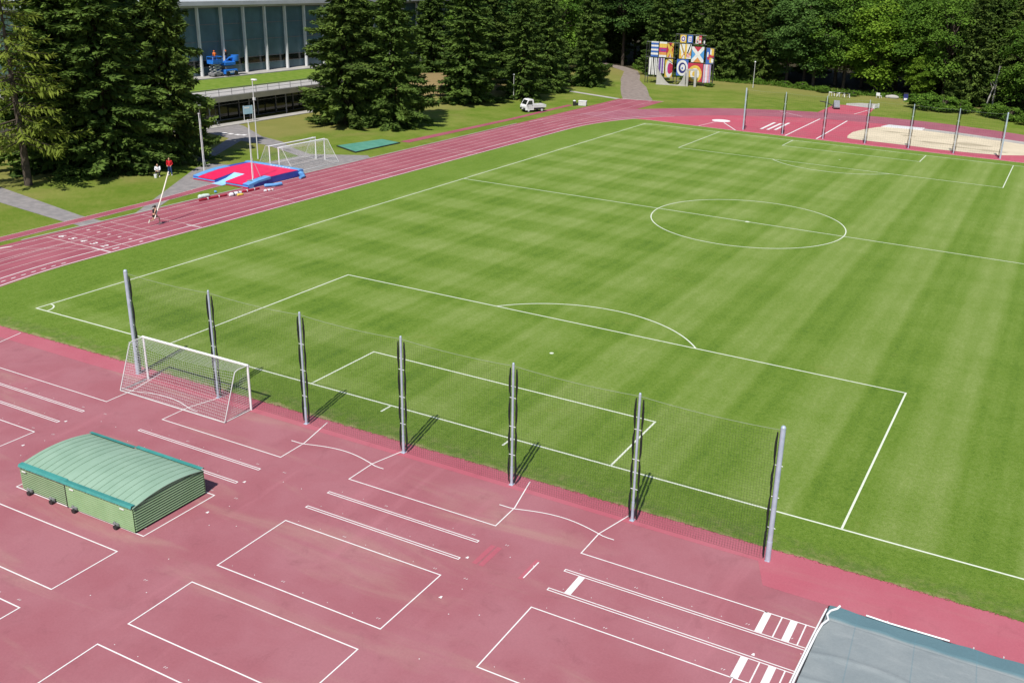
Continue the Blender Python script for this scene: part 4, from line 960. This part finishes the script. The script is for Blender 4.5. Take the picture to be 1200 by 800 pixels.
# lower storey
MB().box((-62.2, YL0, 3.0), (-44.6, YL1, 3.70)).build('roof_slab', mat('board_marked_concrete', (.27, .255, .20), (.22, .21, .17), .8, .85, .2), bh)
MB().box((-49.4, YL0, 3.702), (-44.6, YL1, 3.80)).build('terrace_walkway', mat('terrace_paving', (.40, .385, .375), (.33, .32, .31), .8, .85, .2), bh)
MB().box((-58.19, YL0, 3.702), (-49.41, YL1, 3.98)).build('grass_roof', mat('roof_grass', (.11, .19, .02), (.17, .235, .04), 1.2, .9, .1, 0, .5), bh)
rl_ = MB()
for z in (4.25, 4.75): rl_.tube([(-44.75, YL0, z), (-44.75, YL1, z)], .028, 6)
rl_.build('handrail', MIDGREY, bh)
y = YL0 + .6
while y < YL1:
    MB().tube([(-44.75, y, 3.8), (-44.75, y, 4.78)], .04, 6).build('railing_post', MIDGREY, bh); y += 2.25
MB().box((-62, YL0, .0), (-47.2, YL1, .12)).build('floor', ASPH, bh); MB().box((-62, YL0, .12), (-55, YL1, 3.0)).build('rear_wall', mat('dim_wall', (.06, .06, .055), (.04, .045, .03), 1, .8, .2), bh)
y = YL0; i = 0
while y < YL1 - .1:
    b = min(YL1, y + 3.6)
    gl = MB().box((-47.3, y+.07, .12), (-47.25, b-.07, 2.99)).build('window', GLASSD, bh)
    MB().box((-47.24, y-.06, .121), (-47.10, y+.06, 2.998)).build('mullion', MIDGREY, bh)
    MB().box((-47.24, y+.08, 2.1), (-47.18, b-.08, 2.18)).build('transom', MIDGREY, gl)
    if i % 2 == 0: MB().tube([(-45.2, y, .0), (-45.2, y, 2.99)], .10, 10).build('column', MIDGREY, bh)
    y = b; i += 1
sg = thing('notice_board', 'pale blue notice board on two posts before the dark glass front', 'sign', (-43.9, 63.2, .10), rad(80))
MB().box((-.75, -.04, 1.0), (.75, .04, 2.1)).build('board', mat('sign_blue', (.30, .50, .66), (.40, .58, .70), 1.5, .4, .3), sg)
MB().box((-.6, -.045, 1.75), (.2, -.041, 1.95)).box((-.6, .041, 1.75), (.2, .045, 1.95)).build('notice_strip', PAINTW, sg)
for x in (-.68, .68): MB().tube([(x, 0, 0), (x, 0, 2.15)], .05, 8).build('post', GREYW, sg)
MB().tube([(1.1, .2, 0), (1.1, .2, 1.35)], .13, 8).build('bollard_post', GREYW, sg)
by = thing('bicycle', 'bicycle parked against the glass front beside the dark tree edge', 'bicycle', (-44.3, 57.6, .10), rad(85))
for y in (-.5, .5):
    w_ = MB().tube([(0, y + .32*math.cos(t), .34 + .32*math.sin(t)) for t in np.linspace(0, 2*math.pi, 20)], .025, 6).build('wheel', DARK, by)
MB().tube([(0, -.5, .34), (0, -.1, .35), (0, .4, .85), (0, -.25, .82), (0, -.1, .35)], .022, 6).tube([(0, -.5, .34), (0, -.25, .82), (0, -.28, .98)], .02, 6).tube([(0, .5, .34), (0, .38, 1.0)], .022, 6).build('frame', STEEL, by)
MB().box((-.07, -.42, .97), (.07, -.14, 1.03), 0, 0, .02).build('saddle', DARK, by); MB().tube([(-.28, .34, 1.02), (0, .4, 1.04), (.28, .34, 1.02)], .018, 6).build('handlebar', DARK, by)
# lifts on the terrace edge
sl_ = thing('scissor_lift', 'blue scissor lift with a grey base at the hall window', 'lift', (-59.3, 72.6, 4.121), 0)
MB().box((-.6, -.9, .15), (.6, .9, .55), 0, 0, .04).build('chassis', MIDGREY, sl_)
sc = MB()
for z in (.55, 1.0, 1.45):
    for x in (-.42, .42): sc.tube([(x, -.75, z), (x, .75, z+.42)], .05, 6).tube([(x, .75, z), (x, -.75, z+.42)], .05, 6)
sc.build('scissor_arms', GREYW, sl_)
pf = MB().box((-.62, -.95, 1.9), (.62, .95, 2.05))
for x in (-.6, .6): pf.box((x-.03, -.95, 2.05), (x+.03, .95, 2.5)).tube([(x, -.95, 2.9), (x, .95, 2.9)], .05, 6)
for y in (-.93, .93): pf.tube([(-.6, y, 2.05), (-.6, y, 2.9), (.6, y, 2.9), (.6, y, 2.05)], .05, 6); pf.box((-.6, y-.02, 2.05), (.6, y+.02, 2.45))
pf.build('platform', MACHB, sl_)
for y in (-.6, .6):
    for x in (-.55, .55): MB().tube([(x-.09, y, .2), (x+.09, y, .2)], .2, 12).build('wheel', DARK, sl_)
bm2 = thing('boom_lift', 'bright blue boom lift with a round basket parked beside the scissor lift', 'lift', (-59.3, 75.0, 4.121), 0)
MB().box((-.9, -1.25, .25), (.9, 1.15, .95), 0, 0, .08).build('chassis', MACHB, bm2)
MB().box((-.6, -.9, .95), (.6, .9, 1.5), 0, 0, .10).build('turret', MIDGREY, bm2)
MB().box((-.7, -1.1, 1.5), (.7, 1.0, 2.1), 0, 0, .12).build('counterweight', MACHB, bm2)
MB().tube([(0, -.6, 2.0), (.1, .3, 2.6), (.2, 1.1, 2.6)], .16, 8).build('boom', MACHB, bm2)
MB().tube([(.2, 1.45, 2.05), (.2, 1.45, 2.2), (.2, 1.45, 2.95)], [.55, .62, .60], 14, 0, True).build('basket', MACHB, bm2)
lg = MB()
for k in range(4): lg.box((.904, -.7+.35*k, .45), (.912, -.48+.35*k, .72))
lg.build('white_lettering', PAINTW, bm2)
for y in (-.85, .75):
    for x in (-.85, .85): MB().tube([(x-.14, y, .36), (x+.14, y, .36)], .36, 14).build('wheel', DARK, bm2)
person('worker in orange standing on the blue scissor lift', (-59.3, 72.6, 6.171), rad(90), STAND, ORANGEC, BLUEC, True, 1.0, ORANGEC)
person('worker in dark clothes with an orange helmet standing behind the boom lift turret', (-59.2, 74.8, 6.22), rad(100), STAND, BLACKC, BLUEC, True, .95, ORANGEC)

# ------------------------------------------------------------------ trees
NEEDLE = leaf_mat('spruce_needles', (.024, .052, .012), (.135, .215, .038), .12)
NEEDLE2 = leaf_mat('olive_needles', (.028, .054, .012), (.148, .220, .040), .12)
LARCHN = leaf_mat('larch_needles', (.085, .125, .016), (.235, .29, .045), .3)
BROAD = leaf_mat('maple_leaves', (.026, .072, .009), (.155, .275, .034), .25)
BROADL = leaf_mat('bright_maple_leaves', (.050, .125, .008), (.21, .33, .032), .30)
BROADD = leaf_mat('dark_broad_leaves', (.020, .058, .013), (.115, .210, .044), .20)
def leaf_mesh(name, P, D, N, l, w, m, fold=.25, tint=None):
    """P base points, D directions, N side hints, lengths, widths -> kite shaped leaf faces (two triangles each)"""
    P, D, N = (np.asarray(a, float) for a in (P, D, N)); l = np.asarray(l)[:, None]; w = np.asarray(w)[:, None]
    D = D / np.linalg.norm(D, axis=1, keepdims=True); Sd = np.cross(D, N); Sd /= np.maximum(1e-6, np.linalg.norm(Sd, axis=1, keepdims=True)); Up = np.cross(Sd, D)
    a = P; b = P + D*l*.45 + Sd*w - Up*w*fold; c = P + D*l; d = P + D*l*.45 - Sd*w - Up*w*fold
    V = np.stack([a, b, c, d], 1).reshape(-1, 3); n = len(P)
    F = (np.arange(n)[:, None]*4 + np.array([[0, 1, 2, 0, 2, 3]])).reshape(-1)
    me = bpy.data.meshes.new(name); me.vertices.add(len(V)); me.vertices.foreach_set('co', V.astype(np.float32).ravel())
    me.loops.add(len(F)); me.loops.foreach_set('vertex_index', F.astype(np.int32))
    me.polygons.add(2*n); me.polygons.foreach_set('loop_start', np.arange(0, 6*n, 3, dtype=np.int32)); me.polygons.foreach_set('loop_total', np.full(2*n, 3, np.int32))
    me.update(calc_edges=True); me.materials.append(m)
    at = me.attributes.new('tint', 'FLOAT', 'POINT'); tv = np.repeat(np.asarray(tint if tint is not None else np.full(n, .5), np.float32), 4); at.data.foreach_set('value', tv)
    return me
def proto(name, trunk, crown_me):
    t = bpy.data.objects.new(name, None); COL.objects.link(t)
    trunk.build('trunk', BARK, t)
    o = bpy.data.objects.new('crown', crown_me); COL.objects.link(o); o.parent = t
    return t
def conifer(name, seed, H, R, z0, m, droop=.35, dens=1.0, spray=1.0, sparse=0.0, larch=False):
    r = np.random.default_rng(seed); P, D, N, Ls, Ws, T = [], [], [], [], [], []
    tr = MB().tube([(0, 0, -.3), (.03, 0, H*.3), (-.04, .03, H*.65), (0, 0, H)], [H*.017, H*.012, H*.007, .02], 9)
    def add(p, d, n, l, w, t): P.append(p); D.append(d); N.append(n); Ls.append(l); Ws.append(w); T.append(t)
    z = z0
    while z < H - .3:
        f = (z - z0) / (H - z0); rad_ = R * ((1-f)**.80) * (.80 + .2*min(1, f*8)) + .25
        nb = int(r.integers(5, 9) * (1 - .3*f)) + 1; ph = r.uniform(0, 6.28)
        for k in range(nb):
            if r.random() < sparse: continue
            az = ph + 6.28*k/nb + r.normal(0, .25); Lb = rad_ * r.uniform(.55, 1.2)
            dx, dy = math.cos(az), math.sin(az); dr = droop * r.uniform(.4, 1.5) * (1 - f*1.1); zz_ = z + r.normal(0, .2); dr = min(dr, max(.02, (zz_ - .25) / (.58 * Lb)))
            tip = r.uniform(.08, .34); bend = r.normal(0, .10); tint = r.random(); side = np.array([-dy, dx, 0])
            def pt(s_): return np.array([dx*Lb*s_, dy*Lb*s_, zz_ - dr*Lb*(s_ - tip*2.2*s_*s_*s_)]) + side*bend*Lb*s_*s_
            if Lb > 1.0: tr.tube([pt(0), pt(.5), pt(.92)], [.045 + .008*Lb, .03, .01], 4, 0, False)
            ns = max(3, int(Lb / (.165 if not larch else .30) * dens))
            for s_ in np.linspace(.22 if not larch else .12, 1, ns):
                p = pt(s_); t = pt(min(1.05, s_+.05)) - pt(s_-.05); t /= np.linalg.norm(t)
                wsp = (.22 + .40*math.sin(math.pi*min(1, s_*.80))) * min(1.12, .55 + Lb*.20) * spray
                for q in (-1, 1):
                    for e in range(2 if not larch else 1):
                        a = r.uniform(.35, 1.15); d = t*math.cos(a) + side*q*math.sin(a) + np.array([0, 0, r.normal(-.22 if not larch else -.6, .2)])
                        l = wsp * r.uniform(.65, 1.2); add(p + r.normal(0, .05, 3), d, r.normal(0, .25, 3) + [0, 0, 1], l, l * r.uniform(.20, .30) * (1 if not larch else .42), tint)
                for e in range(2 if not larch else 1):         # hanging curtain under the bough
                    if r.random() < .75:
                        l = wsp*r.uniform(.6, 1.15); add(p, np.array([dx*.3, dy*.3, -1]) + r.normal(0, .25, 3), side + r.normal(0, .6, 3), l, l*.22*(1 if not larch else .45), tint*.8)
                if r.random() < .8:                            # ridge of upright sprays along its back
                    l = wsp*r.uniform(.45, .75); add(p + [0, 0, .04], t + [0, 0, .38] + r.normal(0, .2, 3), side*r.choice((-1, 1)) + [0, 0, .8] + r.normal(0, .3, 3), l, l*.28*(1 if not larch else .45), tint)
            for e in range(4):                                 # tip tuft
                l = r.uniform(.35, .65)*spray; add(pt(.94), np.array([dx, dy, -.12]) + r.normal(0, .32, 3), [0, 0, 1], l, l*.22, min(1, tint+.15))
        z += (.50 if not larch else .80) * (.75 + .5*r.random()) * (1 - .25*f)
    if not larch:
        for k in range(int(1800*dens)):                        # old inner foliage close to the stem
            zz_ = r.uniform(z0, H*.9); f = (zz_-z0)/(H-z0); a = r.uniform(0, 6.28); q = R*(1-f)*r.uniform(.1, .55)
            add([q*math.cos(a), q*math.sin(a), zz_], [math.cos(a), math.sin(a), -.5], r.normal(0, 1, 3), r.uniform(.7, 1.2), .25, r.random())
    return proto(name, tr, leaf_mesh('crown', P, D, N, Ls, Ws, m, .25, T))
def broad(name, seed, H, R, z0, m, leaf=.40, clumps=130, per=120):
    r = np.random.default_rng(seed); P, D, N, Ls, Ws, T = [], [], [], [], [], []
    tr = MB().tube([(0, 0, -.3), (.05, .02, z0 + .1*H), (-.1, .1, H*.55), (.05, 0, H*.85)], [H*.018, H*.014, H*.009, .03], 9)
    for k in range(clumps):
        u = r.uniform(-1, 1); a = r.uniform(0, 6.28); q = r.uniform(.55, 1.0)**.6
        zc = z0 + (H - z0) * (.5 + .5*u*q); wdt = R * max(.05, 1 - abs(u)**2.6)**.5
        lob = 1 + .22*math.sin(3*a + seed) + .14*math.sin(5*a + u*4 + seed*2)
        cx_, cy_ = wdt*q*lob*math.cos(a), wdt*q*lob*math.sin(a)
        if k % 3 == 0: tr.tube([(0, 0, z0 + (zc-z0)*.45), (cx_*.55, cy_*.55, zc - .15*R), (cx_, cy_, zc)], [.14, .08, .02], 5, 0, False)
        cr = r.uniform(.7, 1.5) * R * .25; n = int(per * r.uniform(.6, 1.3)); tint = r.random()
        g_ = r.normal(0, 1, (n, 3)); g_ /= np.linalg.norm(g_, axis=1, keepdims=True); g_ *= (r.random(n)**.4)[:, None]
        g_[:, 2] *= .38; out = np.array([cx_, cy_, 0.0]); out /= (np.linalg.norm(out) + 1e-6)
        pts = np.array([cx_, cy_, zc]) + g_*cr*1.2; pts[:, 2] -= .30*(g_[:, :2] @ out[:2] + (g_[:, 0]**2 + g_[:, 1]**2)) * cr
        dd = g_*.8 + out*.9 + r.normal(0, .4, (n, 3)); dd[:, 2] -= .4
        nn = r.normal(0, .35, (n, 3)) + [0, 0, 1.0] + out*.35
        P.append(pts); D.append(dd); N.append(nn); l = r.uniform(.7, 1.3, n)*leaf; Ls.append(l); Ws.append(l*r.uniform(.34, .5, n)); T.append(np.full(n, tint))
    return proto(name, tr, leaf_mesh('crown', *(np.concatenate(v) for v in (P, D, N, Ls, Ws)), m, .25, np.concatenate(T)))

PR = {
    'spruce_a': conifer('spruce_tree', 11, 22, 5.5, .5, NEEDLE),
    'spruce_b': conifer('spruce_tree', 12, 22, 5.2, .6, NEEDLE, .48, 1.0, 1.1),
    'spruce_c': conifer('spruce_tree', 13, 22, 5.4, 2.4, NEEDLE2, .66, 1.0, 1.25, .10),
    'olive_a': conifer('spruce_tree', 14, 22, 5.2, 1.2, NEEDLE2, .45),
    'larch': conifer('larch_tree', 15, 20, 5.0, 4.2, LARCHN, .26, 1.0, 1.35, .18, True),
    'broad_a': broad('maple_tree', 21, 18, 6.0, 2.6, BROAD),
    'broad_b': broad('broadleaf_tree', 22, 20, 5.6, 3.0, BROADD, .42),
    'broad_l': broad('maple_tree', 23, 15, 5.4, 1.6, BROADL, .48, 120, 110),
    'broad_h': broad('broadleaf_tree', 25, 21, 6.0, 8.0, BROADD, .45),
    'bush': broad('bush', 24, 2.6, 1.9, .1, BROAD, .24, 46, 70),
}
used = set()
def plant(kind, x, y, H, wx, rz, label, cat, group=None, name=None):
    p = PR[kind]; base = {'spruce_a': 22, 'spruce_b': 22, 'spruce_c': 22, 'olive_a': 22, 'larch': 20, 'broad_a': 18, 'broad_b': 20, 'broad_l': 15, 'broad_h': 21, 'bush': 2.6}[kind]
    if kind not in used: o = p; used.add(kind)
    else: o = copy_tree(p)
    if name: o.name = name
    o.location = (x, y, hgt(x, y) - .02); o.rotation_euler = (0, 0, rz); s = H / base; o.scale = (s*wx, s*wx, s)
    return tag(o, label, cat, group)
G1, G2, G3 = 'conifers along the west side of the track', 'trees at the front edge of the far forest', 'trees deep in the far forest'
plant('larch', -31.8, 22.0, 20.5, 1.12, .4, 'feathery yellow green larch with a bare trunk beside the grey path', 'tree')
plant('spruce_a', -31.6, 31.2, 25, 1.16, 1.0, 'broad dense dark spruce reaching the ground between the larch and the red jacket', 'tree', G1)
plant('spruce_b', -36.0, 29.4, 26, 1.12, 2.2, 'tall dark spruce behind the broad dense one, next to the larch', 'tree', G1)
plant('spruce_b', -36.5, 37.5, 24, .98, 4.4, 'dark spruce hidden behind the drooping one, before the hall glass', 'tree', G1)
plant('spruce_c', -30.6, 38.4, 24, .86, 3.1, 'spruce with drooping olive branches and bare trunk foot behind the red jacket', 'tree', G1)
plant('spruce_a', -29.6, 8.8, 13, 1.0, 5.0, 'spruce just outside the picture whose shadow falls over the grey path', 'tree', G1)
plant('olive_a', -33.0, 70.8, 25, 1.12, .2, 'broad olive spruce covering the right end of the dark glass front', 'tree', G1)
plant('spruce_b', -27.3, 74.0, 24, 1.02, 1.7, 'spruce standing right against the olive one, nearest the green turf mat', 'tree', G1)
plant('spruce_a', -37.5, 80.0, 23, .85, 2.9, 'narrow spruce behind the pair above the green turf mat', 'tree', G1)
plant('spruce_b', -32.2, 100.5, 23, 1.15, .9, 'broad spruce on the bare brown bank with low spreading branches', 'tree', G1)
plant('spruce_a', -39.0, 112.5, 22, 1.0, 2.0, 'spruce on top of the bank behind the lamp post', 'tree', G1)
plant('olive_a', -42.0, 122, 23, 1.0, 3.0, 'olive spruce on the back of the bank hiding the end of the hall', 'tree', G1)
plant('spruce_a', -27.6, 110.6, 21, .92, 4.0, 'spruce directly behind the small white truck', 'tree', G1)
plant('spruce_b', -29.5, 122.5, 21, .86, 5.2, 'slim spruce standing second beyond the white truck', 'tree', G1)
plant('spruce_b', -28.2, 137.0, 21, .92, .1, 'spruce at the corner of the gravel path and the pale side path', 'tree', G1)
plant('spruce_a', -35.5, 133.5, 22, .95, 1.1, 'dark spruce behind the one at the gravel path corner', 'tree', G1)
plant('olive_a', -41, 142, 23, 1.0, 2.5, 'olive spruce far back left of the gravel path', 'tree', G1)
# front edge of the far forest, left to right
front = [
 ('broad_h', -40.0, 179, 21, 1.0, 'maple over the dark mouth of the gravel path'),
 ('broad_h', -31.0, 181, 21, .95, 'dark tree behind the right side of the gravel path mouth'),
 ('spruce_b', -25.6, 167, 22, .95, 'dark spruce at the left edge of the flag panels'),
 ('spruce_a', -20.0, 170, 22, .95, 'spruce behind the blue striped flag panel'),
 ('olive_a', -14.2, 172, 23, .95, 'olive spruce behind the middle of the flag panels'),
 ('spruce_b', -9.5, 171, 22, .95, 'spruce at the right edge of the flag panels'),
 ('olive_a', -4.0, 174, 22, .95, 'olive spruce left of the slim lamp post before the forest'),
 ('broad_b', 1.2, 174, 20, 1.02, 'dark broadleaf right behind the slim lamp post'),
 ('broad_b', 7.4, 172.5, 20, 1.04, 'dark broadleaf second to the right of the slim lamp post'),
 ('broad_a', 13.8, 172.5, 20, .96, 'green maple behind the jumbled hurdles'),
 ('broad_l', 20.6, 170.5, 18, .95, 'brightest lime green maple above the steeplechase spur'),
 ('broad_a', 27.5, 173.5, 20, .95, 'maple behind the dark blue litter bin'),
 ('broad_l', 30.4, 166.0, 8.5, .85, 'low bright green sapling right beside the blue litter bin'),
 ('broad_a', 34.2, 168.5, 20, .95, 'broad green maple above the sand area'),
 ('spruce_c', 39.4, 163.5, 22, .92, 'drooping olive spruce left of the two pale thin trunks'),
 ('olive_a', 46.6, 165.5, 23, .98, 'dark conifer behind the two pale thin trunks'),
 ('broad_a', 51.5, 152.5, 18, .92, 'green maple at the right border of the picture beyond the last far post'),
 ('broad_b', 57.5, 146, 19, 1.0, 'dark broadleaf at the right edge past the last far post'),
]
for i, (k, x, y, H, w_, lab) in enumerate(front): plant(k, x, y, H, w_, i*1.37, lab, 'tree', G2)
deep = []
q = [(-58, 172), (-50, 180), (-46, 190), (-36, 188), (-27, 185), (-18, 184), (-10, 186), (-2, 186), (5, 185), (12, 184), (19, 183), (26, 185), (34, 181), (41, 178), (49, 176), (56, 166), (63, 158), (64, 150),
     (-48, 160), (-55, 150), (-40, 203), (-28, 200), (-14, 200), (0, 201), (14, 200), (28, 199), (42, 195), (56, 184), (-62, 192), (70, 172), (20, 216), (-10, 218), (48, 212), (-46, 222), (-48, 134), (-56, 126), (-64, 140), (-47, 187), (-43, 193), (-37, 196), (-52, 187), (-33, 190), (-60, 182), (4, 178), (10, 178), (16, 178), (23, 178), (-45, 206), (30, 208), (62, 232), (76, 214), (40, 238), (20, 246), (2, 244), (-20, 240), (84, 190), (54, 205), (66, 200), (-36, 240), (-58, 214)]
ks = ['broad_a', 'olive_a', 'broad_b', 'spruce_a', 'olive_a', 'spruce_b', 'olive_a', 'broad_b', 'broad_a', 'broad_a', 'broad_b', 'broad_a', 'olive_a', 'spruce_b', 'olive_a', 'broad_a', 'broad_b', 'spruce_a']
for i, (x, y) in enumerate(q):
    k = ks[i % len(ks)]; plant(k, x + rng.normal(0, .8), y + rng.normal(0, .8), rng.uniform(20, 24), rng.uniform(.9, 1.08), rng.uniform(0, 6.28), 'dark tree deep in the forest behind its front row', 'tree', G3)
for x, y, k in ((36.5, 186, 'broad_b'), (33.5, 203, 'broad_a'), (41.5, 203, 'broad_b'), (30.5, 192, 'broad_b'), (47, 188, 'broad_a')): plant(k, x, y, 25.5, .95, x, 'dark tree deep in the forest behind its front row', 'tree', G3)
thin = [(43.2, 158.6, .10), (44.4, 159.0, -.06)]
for (x, y, ln), lab in zip(thin, ('left one of two pale bare trunks leaning at the forest edge', 'right one of two pale bare trunks leaning at the forest edge')):
    t = thing('bare_tree', lab, 'tree', (x, y, 0))
    MB().tube([(0, 0, -.2), (ln*3, 0, 2.2), (ln*6+.3, .1, 4.6), (ln*9+.5, .2, 8)], [.17, .15, .11, .05], 8).tube([(ln*5+.2, 0, 3.8), (ln*5-.5, .3, 5.2)], [.06, .02], 5).build('trunk', mat('pale_birch_bark', (.42, .40, .36), (.25, .23, .2), 3, .9, .1), t)
bushes = [(33.6, 152.0, 4.2, 1.35, 'large rounded bush before the forest, left of the pale thin trunks'), (36.6, 151.4, 4.0, 1.3, 'large bush beside the big rounded one at the forest foot'), (39.6, 151.6, 3.3, 1.2, 'lower bush at the right of the bush row, beside the drooping olive spruce'),
          (45.6, 149.5, 3.6, 1.2, 'bush at the foot of the pale thin trunks'), (48.2, 147.0, 3.4, 1.2, 'bush beyond the last far fence post'), (52.4, 142.6, 3.2, 1.25, 'bush at the right edge of the picture below the maple'),
          (-3.5, 168.5, 2.0, 1.3, 'low bush at the forest edge left of the slim lamp post'), (2.4, 168.6, 1.8, 1.3, 'low bush at the forest edge right of the slim lamp post'), (6.8, 166.2, 2.4, 1.2, 'low bush between the lamp post and the jumbled hurdles'),
          (12.0, 162.8, 2.2, 1.2, 'small bush just left of the jumbled hurdles'), (18.3, 161.2, 1.9, 1.2, 'small dark bush just right of the jumbled hurdles'),
          (-21.0, 158.8, 1.5, 1.4, 'low bush under the left flag panels'), (-9.2, 154.0, 1.5, 1.2, 'dark low bush at the right foot of the flag panels'), (-15.4, 157.5, 2.2, 1.2, 'bush showing between the concrete fins'), (30.9, 162.8, 2.2, 1.0, 'small bush at the foot of the bright sapling')]
for i, (x, y, H, w_, lab) in enumerate(bushes): plant('bush', x, y, H*(.72 if x > 30 else .62), w_, i*2.1, lab, 'bush', 'bushes along the forest edge')
# undergrowth along the forest foot
r = np.random.default_rng(5); n = 14000; xs = r.uniform(-42, 66, n)
fy = np.interp(xs, [-42, -36, -28, -18, -8, 0, 10, 18, 27, 33, 40, 48, 56, 66], [172, 177, 166, 166, 165.5, 166.5, 164, 163.5, 165.5, 157, 155, 148, 141, 134])
ys = fy + np.abs(r.normal(0, 2.6, n)) - .5; cl = (np.sin(xs*1.3)+np.sin(xs*.53+2)+np.sin(ys*1.1))*.12
zs = r.uniform(0, 1, n)**1.5 * np.maximum(.15, .42 + cl*1.1)
pth = (np.abs(xs + 37.5 - (ys-172)*-.4) < 3.0) & (xs < -30)
k = ~pth; P_ = np.stack([xs, ys, zs + np.array([hgt(a, b) for a, b in zip(xs, ys)])], 1)[k]
D_ = r.normal(0, .6, (k.sum(), 3)) + [0, -.2, .4]; l = r.uniform(.2, .5, k.sum())
o = bpy.data.objects.new('undergrowth', leaf_mesh('undergrowth', P_, D_, r.normal(0, .5, (k.sum(), 3)) + [0, 0, 1], l, l*.35, BROAD)); COL.objects.link(o)
tag(o, 'low leafy undergrowth along the foot of the far forest', 'undergrowth', kind='stuff')
# ------------------------------------------------------------------ light, sky, camera
w = bpy.data.worlds.new('World'); S.world = w; w.use_nodes = True
nt = w.node_tree; bg = nt.nodes['Background']; sky = nt.nodes.new('ShaderNodeTexSky'); sky.sky_type = 'NISHITA'; sky.sun_disc = False
sd = Vector((.95, -4.2, 5.95)).normalized()
sky.sun_elevation = math.asin(sd.z); sky.sun_rotation = math.atan2(sd.x, sd.y); sky.altitude = 400; sky.dust_density = .6
nt.links.new(sky.outputs[0], bg.inputs[0]); bg.inputs[1].default_value = .085
su = bpy.data.lights.new('sun', 'SUN'); su.energy = 4.4; su.angle = rad(.53); su.color = (1, .955, .88)
so = bpy.data.objects.new('sun', su); COL.objects.link(so); so.rotation_euler = sd.to_track_quat('Z', 'Y').to_euler(); so.location = (0, 0, 60)
Rv = Vector((.89503355, .44413559, .04072495)); Uv = Vector((-.18609622, .28891593, .93909306)); Fv = Vector((-.40531856, .84809856, -.34124141))
cd = bpy.data.cameras.new('camera'); cam = bpy.data.objects.new('camera', cd); COL.objects.link(cam)
M_ = Matrix.Identity(4)
for i in range(3): M_[i][0], M_[i][1], M_[i][2] = Rv[i], Uv[i], -Fv[i]
M_[0][3], M_[1][3], M_[2][3] = 57.70531, -37.69124, 22.40011
cam.matrix_world = M_
cd.sensor_width = 36; cd.sensor_fit = 'HORIZONTAL'; cd.lens = 1139.153/1200*36; cd.shift_x = -90.44/1200; cd.shift_y = -27.96/1200
cd.clip_start = .5; cd.clip_end = 1500
S.camera = cam
S.view_settings.view_transform = 'Standard'; S.view_settings.look = 'None'; S.view_settings.gamma = 1; S.view_settings.exposure = .35
S.cycles.max_bounces = 6; S.cycles.diffuse_bounces = 3; S.cycles.transparent_max_bounces = 8
